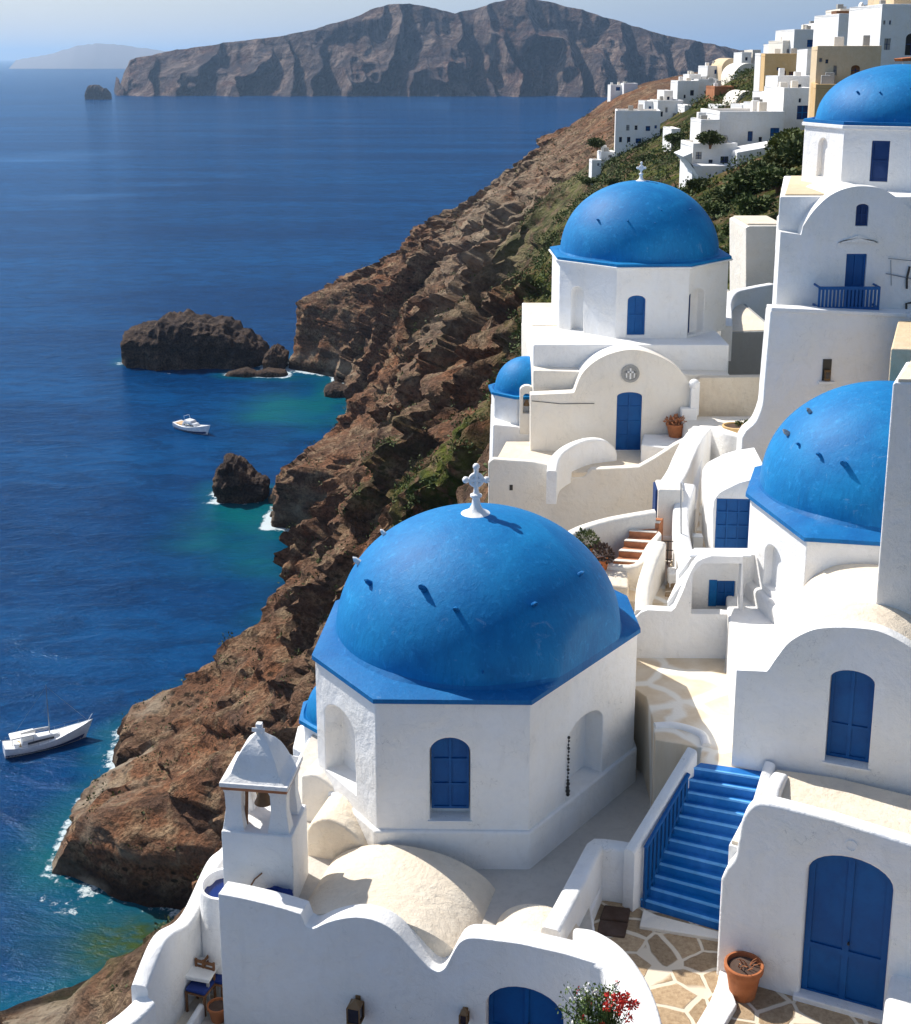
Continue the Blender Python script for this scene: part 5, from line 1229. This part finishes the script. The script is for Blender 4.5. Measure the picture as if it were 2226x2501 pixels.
chair(490, 2412, ZL, -20, 'chair with dark blue cushion in front of the nearer white table')
chair(533, 2385, ZL, 70, 'chair with blue cushion at the right side of the nearer white table')
x, y = Z(534, 2490, ZL); t = pot('flower_pot', 'brown clay pot standing on the lowest terrace at the foot of the big wall', (x, y, ZL), .34, .2, M['terra'])
# ================================================================ far village
def fhouse(label, px0, px1, pt, pb, Y, dep, m='white', wins=(), cat='house', roof='cream', arch_top=0, ang=3, extra=6, group='white houses stepping up the hillside'):
    fr = F((0, Y), ang); s0, s1, z0, z1 = fr.rect(px0, px1, pt, pb)
    t = thing('house', label, cat, (*fr.w((s0+s1)/2, 0, dep/2)[:2], z0), group)
    if arch_top: loop = arch(s0, s1, z0-extra, z1, min(arch_top, (s1-s0)/2), 16)
    else: loop = [(s0, z0-extra), (s1, z0-extra), (s1, z1), (s0, z1)]
    holes = []; H_ = []; wins = list(wins); rw_ = random.Random(int(px0*7+pt))
    if not arch_top and len(wins) < 4 and px1-px0 > 20 and pb-pt > 24:
        for _ in range(3):
            cx, cy = rw_.uniform(px0+7, px1-7), pt+(pb-pt)*rw_.choice((.26, .66))
            if all(abs(cx-w[1]) > (w[3]/2+8) or abs(cy-w[2]) > (w[4]/2+9) for w in wins): wins.append(('window', cx, cy, rw_.choice((5, 6, 8)), rw_.choice((8, 10, 12)), rw_.choice(('pane', 'navy', 'grey'))))
    for w in wins:
        kind, cx, cy, ww, hh, mat = w[:6]; r = fr.rect(cx-ww/2, cx+ww/2, cy-hh/2, cy+hh/2); ri = (r[1]-r[0])/2*.7 if (len(w) > 6 and w[6]) else 0
        holes.append((arch(*r, ri, 8), .30, True)); H_.append((kind, r, ri, mat))
    MB().prism(fr, loop, 0, dep, holes).obj('wall', M[m], t, bevel=.10)
    for kind, r, ri, mat in H_:
        o = MB().prism(fr, arch(r[0]+.01, r[1]-.01, r[2]+.01, r[3]-.01, ri, 8), .18, .28).obj(kind, M[mat], t)
        e = (r[1]-r[0])*.09
        c_ = (r[0]+r[1])/2
        if kind == 'window': MB().box(fr, c_-e*.5, c_+e*.5, r[2]+.02, r[3]-ri-.01, .15, .178).box(fr, r[0]+.02, r[1]-.02, (r[2]+r[3])/2-e*.4, (r[2]+r[3])/2+e*.4, .152, .178).obj('glazing_bar', M['navy'] if mat != 'navy' else M['lip'], o)
    if not arch_top:
        h = .35
        mb = MB(); mb.prism(fr, [(s0, z1-.02), (s1, z1-.02), (s1, z1+h), (s0, z1+h)], 0, .3); mb.prism(fr, [(s0, z1-.02), (s1, z1-.02), (s1, z1+h), (s0, z1+h)], dep-.3, dep)
        mb.box(fr, s0, s0+.3, z1-.02, z1+h, .3, dep-.3).box(fr, s1-.3, s1, z1-.02, z1+h, .3, dep-.3)
        mb.obj('parapet', M[m], t, bevel=.05)
        MB().box(fr, s0+.3, s1-.3, z1-.02, z1+.03, .3, dep-.3).obj('roof', M[roof], t)
    if not arch_top and px1-px0 > 28:
        for _ in range(2):
            q = s0+(s1-s0)*rw_.uniform(.15, .85); dd = dep*rw_.uniform(.25, .7); w_ = rw_.uniform(.25, .45)
            MB().box(fr, q-w_, q+w_, z1+.03, z1+rw_.uniform(.7, 1.3), dd, dd+w_*2).obj(rw_.choice(('chimney', 'water_tank')), M[rw_.choice(('white', 'grey', 'warm'))], t, bevel=.05)
    return t, fr
W = 'window'
fhouse('bluish white three-storey house at the left end of the far village, with many small windows', 1503, 1612, 276, 384, 215, 8, 'white', [(W, 1534, 312, 8, 14, 'grey'), (W, 1554, 312, 7, 11, 'pane'), (W, 1583, 314, 11, 12, 'navy'), (W, 1602, 310, 6, 8, 'navy'), (W, 1516, 341, 7, 13, 'pane'), (W, 1536, 341, 8, 13, 'pane'), (W, 1560, 344, 14, 12, 'navy'), (W, 1513, 378, 12, 8, 'grey')], extra=8, ang=-6)
fhouse('low white outbuilding stepping down left of the three-storey house', 1468, 1504, 376, 400, 212, 4, 'white', [(W, 1491, 382, 9, 7, 'grey')], extra=5)
fhouse('lowest white lean-to at the left tip of the far village', 1446, 1470, 396, 420, 210, 3, 'white', [(W, 1462, 402, 6, 7, 'grey')], extra=4)
fhouse('narrow white house with one dark slit window above the three-storey house', 1606, 1668, 250, 322, 228, 7, 'white', [(W, 1617, 279, 5, 12, 'pane'), (W, 1650, 284, 12, 14, 'grey')], extra=8)
fhouse('white cubic house with two dark square windows, left of the round tree', 1654, 1706, 202, 296, 238, 6, 'white', [(W, 1673, 236, 5, 9, 'pane'), (W, 1691, 227, 9, 13, 'pane')], extra=10)
fhouse('white block with a dark round-topped opening beside the cubic house', 1704, 1752, 198, 300, 240, 7, 'white', [(W, 1730, 227, 16, 18, 'pane', 1), (W, 1737, 196, 12, 12, 'grey')], extra=10)
fhouse('small upper white hut behind the cubic houses', 1683, 1712, 186, 205, 244, 5, 'white', (), extra=6)
fhouse('white house with a square roof just left of the cream tower', 1728, 1768, 165, 206, 262, 8, 'white', (), extra=10)
fhouse('cream round-topped tower house in the far village', 1763, 1812, 142, 215, 258, 9, 'sand', [(W, 1776, 172, 7, 16, 'pane', 1)], arch_top=3.2, extra=10)
fhouse('cream vaulted house with a large lattice window and slim door', 1792, 1864, 154, 216, 236, 9, 'warm', [(W, 1810, 187, 9, 26, 'grey'), (W, 1838, 194, 18, 24, 'grey', 1)], arch_top=4, extra=12)
fhouse('low rounded white vault below the ochre house', 1798, 1862, 222, 262, 200, 8, 'warm', [(W, 1812, 247, 8, 14, 'pane', 1)], arch_top=2.2, extra=8)
fhouse('ruddy rubble-walled house under the vaulted houses', 1745, 1800, 216, 262, 215, 6, 'tread', [(W, 1765, 236, 10, 12, 'pane')], extra=8)
t, fr = fhouse('big ochre house with a terrace of brown shelters', 1866, 1968, 137, 258, 190, 12, 'ochre', [(W, 1915, 180, 10, 14, 'wood'), (W, 1933, 182, 12, 14, 'wood'), (W, 1890, 200, 8, 12, 'pane')], extra=8, ang=-9)
t, fr = fhouse('blank white side wing at the left of the ochre house', 1856, 1868, 136, 236, 189, 3, 'white', (), extra=8)
fhouse('white house with a single dark blue window, right of the long white house', 1913, 1990, 222, 312, 148, 8, 'white', [(W, 1961, 275, 28, 34, 'navy')], extra=7)
fhouse('blank white wall block stepping up behind the single-window house', 1898, 1990, 193, 262, 153, 5, 'white', (), extra=6)
fhouse('slim white tower with a tiny window against the sandy building', 1970, 1996, 127, 205, 158, 4, 'white', [(W, 1981, 181, 5, 7, 'pane')], extra=8)
t, fr = fhouse('long white house with a bright blue window and three small openings', 1756, 1914, 280, 372, 144, 9, 'white', [(W, 1775, 343, 7, 14, 'pane'), (W, 1833, 333, 12, 24, 'navy'), (W, 1893, 326, 22, 27, 'door')], extra=6)
fhouse('square white turret at the left end of the long white house', 1711, 1757, 300, 366, 141.5, 5, 'white', [(W, 1732, 330, 6, 26, 'pane')], extra=6)
fhouse('white basement wing with three dark windows below the turret', 1692, 1800, 358, 430, 139, 6, 'white', [(W, 1707, 380, 15, 18, 'grey'), (W, 1736, 398, 10, 16, 'pane'), (W, 1770, 394, 20, 24, 'pane')], extra=3)
# curved retaining wall with a pointed foot
RT = thing('wall', 'smooth white retaining wall curving to a point below the long white house', 'wall', (30, 138, -14))
fr = F((0, 137.5), 0)
MB().prism(fr, fr.pts(smooth_line([(1668, 382), (1690, 405), (1712, 440), (1738, 460), (1800, 445), (1850, 420), (1890, 396), (1913, 362)], 4)+[(1913, 352), (1800, 372), (1800, 404), (1692, 404), (1692, 372)]), 0, 6).obj('wall', M['white'], RT, bevel=.1)
fhouse('large sandy building with small shuttered openings behind the upper right dome', 1994, 2150, 122, 216, 122, 10, 'sand', [(W, 2040, 172, 9, 24, 'grey'), (W, 2090, 172, 22, 26, 'wood', 1), (W, 2020, 150, 7, 10, 'pane')], extra=4, ang=-12)
fhouse('lower tan wing of the sandy building, with a dark doorway beside the dome', 1990, 2060, 216, 300, 117, 8, 'ochre', [(W, 2034, 238, 10, 24, 'pane'), (W, 2008, 262, 8, 14, 'wood')], extra=6, ang=-12)
fhouse('white flat-roofed house with a blue window on the skyline', 1939, 2050, 77, 136, 205, 10, 'white', [(W, 1982, 106, 20, 18, 'door'), (W, 2019, 95, 11, 12, 'pane'), (W, 2022, 109, 7, 12, 'grey')], extra=8)
fhouse('cream sloping annex left of the skyline house with the blue window', 1912, 1942, 104, 136, 207, 8, 'warm', (), extra=8)
t, fr = fhouse('tall grey-white house with a black door on the skyline', 2047, 2152, 40, 122, 172, 10, 'white2', [(W, 2078, 92, 9, 10, 'grey'), (W, 2122, 105, 18, 25, 'pane', 1)], extra=6)
MB().prism(fr, fr.pts([(2056, 40), (2098, 40), (2098, 25), (2056, 25)]), 2, 4).obj('pergola', M['wood'], t)
MB().prism(fr, fr.pts([(2120, 40), (2132, 40), (2131, 10), (2128, 2), (2124, 8)]), 3, 4).obj('chimney', M['white'], t, bevel=.05)
MB().prism(fr, fr.pts([(2150, 26), (2168, 26), (2168, 8), (2150, 8)]), 3, 6).obj('roof_hut', M['pane'], t)
t, fr = fhouse('white house with a big dark arch at the top right corner', 2150, 2290, 18, 160, 140, 10, 'white', [(W, 2168, 108, 16, 28, 'grey'), (W, 2228, 108, 32, 54, 'pane', 1)], extra=6)
fhouse('sandy upper storey at the very top right corner', 2184, 2300, -14, 14, 144, 8, 'sand', (), extra=3)
fhouse('tiny white hut with blue side alone on the far ridge', 1492, 1522, 210, 226, 440, 6, 'white', [(W, 1510, 217, 10, 9, 'navy')], extra=4)
fhouse('second tiny pale blue hut on the far ridge', 1524, 1558, 206, 226, 436, 6, 'white2', (), extra=4, roof='white')
ex = [(1622, 1644, 226, 250, 232, 'small white hut with a dark window on top of the narrow white house', 'white', [(W, 1633, 240, 6, 8, 'pane')]),
 (1672, 1690, 262, 298, 222, 'slim white house wedge below the cubic house with two windows', 'white', [(W, 1681, 275, 5, 8, 'pane'), (W, 1681, 288, 5, 6, 'navy')]),
 (1752, 1776, 262, 292, 205, 'small white cube right of the round-topped opening block', 'white', [(W, 1764, 276, 7, 9, 'pane')]),
 (1640, 1662, 320, 344, 190, 'tiny white shed among the bushes below the narrow house', 'white', [(W, 1652, 332, 6, 8, 'pane')]),
 (1868, 1896, 232, 262, 172, 'white terrace block with a pale door in front of the ochre house', 'white', [(W, 1880, 248, 9, 14, 'grey')]),
 (1812, 1840, 262, 286, 176, 'white flat-roofed block above the long white house', 'white', [(W, 1826, 273, 9, 9, 'navy')]),
 (1846, 1884, 258, 284, 168, 'wide low white block with two small windows above the long white house', 'white', [(W, 1856, 271, 6, 8, 'pane'), (W, 1872, 271, 6, 8, 'pane')]),
 (1890, 1916, 112, 140, 214, 'small white block behind the roof of the ochre house', 'white', [(W, 1903, 126, 7, 9, 'pane')]),
 (1812, 1836, 132, 156, 250, 'white cube right behind the cream round-topped tower', 'white', [(W, 1824, 144, 6, 8, 'pane')]),
 (1838, 1858, 126, 154, 252, 'upper white cube between the cream tower and the ochre house', 'warm', [(W, 1848, 140, 5, 8, 'pane')]),
 (1575, 1600, 252, 276, 232, 'white rooftop room on the three-storey house', 'white', [(W, 1588, 264, 6, 8, 'navy')]),
 (2052, 2090, 28, 42, 178, 'low brown-roofed room on top of the tall skyline house', 'warm', []),
 (1990, 2030, 62, 80, 212, 'little roof room on the skyline house with the blue window', 'white', [(W, 2012, 70, 7, 7, 'pane')])]
for (a_, b_, c_, d_, Y_, lab_, m_, w_) in ex: fhouse(lab_, a_, b_, c_, d_, Y_, 6, m_, w_, extra=7)
t = thing('antenna', 'small dark antenna mast above the skyline house', 'antenna', YP(2022, 75, 206))
a = YP(2022, 75, 206); MB().tube([a, (a[0], a[1], a[2]+1.6)], .12, 6).obj('mast', M['dark'], t); MB().box(F((a[0]-.5, a[1]), 0), 0, 1.0, a[2]+.8, a[2]+1.9, -.1, .1).obj('panel', M['navy'], t)
# people-sized red umbrella / awning at right edge above the dome
aw = thing('awning', 'salmon coloured awning just above the upper right dome', 'awning', YP(2215, 160, 118))
a = YP(2205, 145, 118); fr = F((a[0], 118), 0)
MB().prism(fr, fr.pts([(2203, 143), (2240, 139), (2240, 148), (2206, 150)]), 0, 2.2).obj('canopy', M['terra'], aw, bevel=.03)
for q in (0.15, 1.2): MB().tube([fr.w(q, a[2]-.2, .2), fr.w(q, a[2]-2.2, .2)], .05, 6).obj('post', M['white'], aw)
# ================================================================ bushes and trees on the slope
def bush_proto(name, label, r, seed, m, n=900, size=.42, trunk=True, loc=(0, 0, 0), h=None):
    rr = random.Random(seed); t = thing(name, label, 'tree' if name == 'tree' else 'bush', loc, 'bushes on the green slope'); mb = MB(); x, y, z = loc
    cl = [(0, 0, .75*r, .7)]+[(rr.uniform(-.75, .75)*r, rr.uniform(-.75, .75)*r, rr.uniform(.35, 1.15)*r, rr.uniform(.35, .6)) for _ in range(9)]
    for cx, cy_, cz, cr in cl: leaves(mb, (x+cx, y+cy_, z+cz), (cr*r, cr*r, cr*r*.8), n//10, size, rr, .55)
    mb.obj('foliage', M[m], t, weld=False)
    mb = MB()
    for k in range(4):
        a = rr.uniform(0, 6.28); mb.tube([(x, y, z-.6), (x+.15*r*math.cos(a), y+.15*r*math.sin(a), z+.3*r), (x+.5*r*math.cos(a), y+.5*r*math.sin(a), z+.8*r)], [.09*r, .06*r, .025*r], 6)
    mb.obj('stems', M['wood'], t, smooth=40); return t
big = [(1738, 288, 140, 2.6, 1, 'round dark green tree above the square white turret'), (1650, 322, 190, 2.6, 0, 'olive bush left of the square white turret'), (1676, 340, 180, 2.2, 1, 'dark bush under the slim white house with grey window'), (1960, 330, 128, 3.0, 0, 'large green bush in front of the single-window white house'),
 (1985, 365, 110, 2.6, 1, 'dark bush against the left wall of the upper right drum'), (1936, 352, 122, 2.6, 0, 'green bush right of the white retaining wall'), (1868, 410, 112, 2.6, 1, 'large dark bush right of the pointed retaining wall'), (1902, 420, 106, 2.2, 0, 'mossy bush left of the tall church roof'), (1830, 440, 112, 2.4, 0, 'olive bush below the retaining wall'),
 (1790, 462, 112, 2.3, 1, 'dark green bush below the retaining wall point'), (1845, 470, 96, 2.0, 0, 'bushy clump between the middle dome and the tall church'), (1580, 372, 195, 2.2, 1, 'dark bush at the foot of the three-storey house'), (1620, 400, 185, 2.4, 0, 'green bush behind the cross of the middle dome'), (1560, 398, 190, 2.0, 0, 'olive bush left of the middle dome cross'), (1700, 430, 130, 2.2, 1, 'dark bush right of the middle dome cross'),
 (1655, 452, 128, 2.2, 0, 'olive green bush above the middle dome'), (1750, 490, 108, 2.0, 0, 'green bush right of the middle dome top'), (1500, 425, 185, 2.2, 1, 'dark bush left of the middle dome top'), (1440, 410, 195, 2.2, 0, 'bush on the cliff brow left of the lowest lean-to'), (1460, 320, 215, 2.4, 1, 'dark bush on the cliff edge left of the three-storey house'), (1905, 380, 116, 2.0, 1, 'small dark bush above the tall church roof'),
 (1800, 520, 92, 1.6, 0, 'low olive bush right of the middle dome'), (1780, 600, 84, 1.3, 0, 'small dry bush near the box house'), (1600, 440, 160, 1.8, 1, 'small dark bush behind the middle dome top')]
protos = None
for i, (px, py, Y, r, k, lab) in enumerate(big):
    X, _, zz = YP(px, py, Y); gz = ground(X, Y)
    z0 = zz-r*.9
    if gz < z0: z0 = max(gz, z0-1.0)
    if protos is None: protos = [bush_proto('bush', lab, 1.0, 3, 'leaf', 1500, .26), bush_proto('bush', lab, 1.0, 9, 'leafdark', 1500, .26)]
    b = protos[k] if not protos[k].get('used') else copy_tree(protos[k])
    protos[k]['used'] = 1
    r *= (.72 if px > 1780 else .5) if Y > 100 else .6; z0 += r*.5
    b['label'] = lab; b.location = (X, Y, z0+H); b.scale = (r*random.uniform(1, 1.25), r, r*random.uniform(.6, .85)); b.rotation_euler = (0, 0, random.uniform(0, 6.28))
for b in bpy.data.objects:
    if b.get('used') is not None: del b['used']
# low scrub all over the crown, uncountable
mb = MB(); rr = random.Random(77)
cand = np.argwhere((TG > .35) & (TZ > -80) & (TY > 62) & (TY < 330) & (TX < 75))
for k in range(5200):
    i, j = cand[rr.randrange(len(cand))]
    x, y, z = TX[i, j]+rr.uniform(-.5, .5), TY[i, j]+rr.uniform(-.5, .5), TZ[i, j]
    if fbm(np.array([x/9]), np.array([y/12]), 0, 3, 5)[0] < -.08: continue
    s = rr.uniform(.35, 1.15); leaves(mb, (x, y, z+s*.3), (s, s, s*.6), int(16+10*s), .34, rr, .4)
tag(mb.obj('scrub', M['leaf'], weld=False), kind='stuff')
# loose boulders and dark tufts on the cliff itself
mb = MB(); cand = np.argwhere((TZ > -116) & (TZ < -16) & (TY > 100) & (TY < 520) & (TX < 60) & (TG < .5))
for k in range(1500):
    i, j = cand[rr.randrange(len(cand))]; x, y, z = TX[i, j], TY[i, j], TZ[i, j]; s = rr.uniform(.3, 1.3)*(1+y/500)
    leaves(mb, (x, y, z+s*.2), (s, s, s*.6), 14, .45, rr, .3)
tag(mb.obj('cliff_scrub', M['leafdark'], weld=False), kind='stuff')
# ================================================================ boats
def hull(o, L, B, D, free, sheer, name, m, fine=.85, deck=None):
    """lofted hull along +x (bow), returns mesh objects under o"""
    ox, oy, oz = WLOC[o.name]; n = 26; rows = []; dk = []
    for i in range(n):
        t = i/(n-1); x = -L/2+L*t
        w = B/2*(1-max(0, (t-.42)/.58)**2.1)*(.80+.20*min(1, t/.25)) if t < 1 else 0
        w = max(w, .02); zt = free*(1+sheer*(t-.35)**2*2.2); zk = -D*(1-max(0, (t-.8)/.2)**2)*(.6+.4*min(1, t/.2))
        rake = .10*L*max(0, t-.75)/.25
        sec = []
        for (a, b) in ((1, 1), (.97, .6), (.90, .3), (.72, 0), (.4, -.6), (0, -1), (-.4, -.6), (-.72, 0), (-.90, .3), (-.97, .6), (-1, 1)):
            z = b*zt if b >= 0 else -b*zk; sec.append((x+rake*max(0, b), a*w, z))
        rows.append(sec); dk.append((x+rake, w*.94, zt-.10))
    return rows, dk
def boat_place(o, pts, ang):
    c, s = math.cos(ang), math.sin(ang); b = WLOC[o.name]
    return [(b[0]+x*c-y*s, b[1]+x*s+y*c, b[2]+z) for x, y, z in pts]
def boat(px, py, L, B, ang, label, sail):
    x, y = Z(px, py, -120); o = thing('sailing_boat' if sail else 'motor_boat', label, 'boat', (x, y, -120)); A_ = math.radians(ang)
    P = lambda pts: boat_place(o, pts, A_)
    free = L*.105
    rows, dk = hull(o, L, B, L*.05, free, 1.3, '', None)
    mb = MB(); mb.grid([P(r) for r in rows]); mb.face(P(rows[0])[::-1]); hl = mb.obj('hull', M['gel'], o, smooth=40)
    mb = MB(); mb.grid([P([(a, -b*1.0, c), (a, 0, c+.06), (a, b*1.0, c)]) for a, b, c in dk]); mb.obj('deck', M['gel'], o, smooth=40)
    MB().box(F((x, y), ang), -L*.44, -L*.27, -120+free*.92, -120+free*1.04, -B*.30, B*.30).obj('cockpit_sole', M['teak'], o, bevel=.04)
    mb = MB(); mb.grid([P([(r[2][0], r[2][1]*1.012, r[2][2]), (r[3][0], r[3][1]*1.03, r[3][2]+.05*L*.1)]) for r in rows[:-1]])
    mb.grid([P([(r[8][0], r[8][1]*1.012, r[8][2]), (r[7][0], r[7][1]*1.03, r[7][2]+.05*L*.1)]) for r in rows[:-1]]); mb.obj('stripe', M['hullblue'], hl, weld=False)
    def cab(x0, x1, w0, w1, z0, h, name, m, ins=.78, front=.6):
        mb = MB(); r = []
        for (zz, k) in ((z0, 1), (z0+h*.5, .95), (z0+h*.9, ins+.06), (z0+h, ins)):
            e = (1-k)*(x1-x0)*front; r.append(P([(x0+e*.4, -w0*k, zz), (x1-e, -w1*k, zz), (x1-e+.12*L*.1, 0, zz), (x1-e, w1*k, zz), (x0+e*.4, w0*k, zz)]))
        mb.grid(r, True); mb.face(r[-1]); return mb.obj(name, M[m], o, bevel=.04)
    if sail:
        cab(-L*.30, L*.20, B*.33, B*.22, free*.9, L*.075, 'cabin', 'gel')
        c = cab(-L*.22, L*.10, B*.335, B*.25, free*.9+L*.026, L*.022, 'cabin_windows', 'pane', .97, 0)
        cab(-L*.42, -L*.12, B*.30, B*.30, free*.9+L*.13, L*.012, 'canopy', 'cloth_white', .9)
        for a in (-L*.40, -L*.15):
            for b in (-1, 1): MB().tube(P([(a, b*B*.27, free*.8), (a, b*B*.27, free*.9+L*.13)]), .035, 6).obj('canopy_post', M['steel'], o)
        MB().tube(P([(L*.06, 0, free), (L*.06, 0, free+L*.36), (L*.06, 0, free+L*.72)]), [.10, .08, .04], 8).obj('mast', M['steel'], o, smooth=40)
        MB().tube(P([(L*.06, 0, free+L*.12), (-L*.30, 0, free+L*.12)]), .07, 8).obj('boom', M['steel'], o)
        MB().tube(P([(L*.05, 0, free+L*.145), (-L*.10, 0, free+L*.15), (-L*.29, 0, free+L*.14)]), [.14, .20, .10], 8).obj('furled_sail', M['cloth_white'], o, smooth=50)
        mb = MB(); mb.tube(P([(L*.06, 0, free+L*.70), (L*.56, 0, free*1.9)]), .018, 4).tube(P([(L*.06, 0, free+L*.70), (-L*.48, 0, free)]), .018, 4); mb.obj('rigging', M['steel'], o)
        MB().tube(P([(L*.50, 0, free*1.6), (L*.60, 0, free*2.9)]), .05, 6).obj('bowsprit', M['gel'], o)
        mb = MB()
        for s_ in (-1, 1):
            mb.tube(P([(dk[k][0], s_*dk[k][1], dk[k][2]+.75) for k in range(1, 25, 2)]), .02, 4)
            for k in range(1, 25, 3): mb.tube(P([(dk[k][0], s_*dk[k][1], dk[k][2]), (dk[k][0], s_*dk[k][1], dk[k][2]+.75)]), .02, 4)
        mb.obj('guard_rail', M['steel'], o)
    else:
        cab(-L*.20, L*.20, B*.36, B*.24, free*.9, L*.10, 'cabin', 'gel')
        cab(-L*.14, L*.14, B*.365, B*.27, free*.9+L*.04, L*.03, 'cabin_windows', 'pane', .97, 0)
        cab(-L*.16, L*.06, B*.30, B*.26, free*.9+L*.10, L*.05, 'flybridge', 'gel')
        mb = MB(); mb.tube(P([(-L*.14, -B*.25, free+L*.12), (-L*.17, -B*.22, free+L*.22), (-L*.17, B*.22, free+L*.22), (-L*.14, B*.25, free+L*.12)]), .06, 6).obj('radar_arch', M['gel'], o, smooth=40)
        MB().box(F((x, y), ang), -L*.46, -L*.24, -120+free*.95, -120+free*.95+.45, -B*.3, B*.3).obj('sun_pad', M['teak'], o, bevel=.05)
    return o
boat(112, 1822, 14.2, 4.2, 27, 'white sailing yacht with canopy and mast anchored near the rocky cape', True)
boat(470, 1052, 15, 5.0, -38, 'small white motor boat in the blue bay in front of the big islet', False)
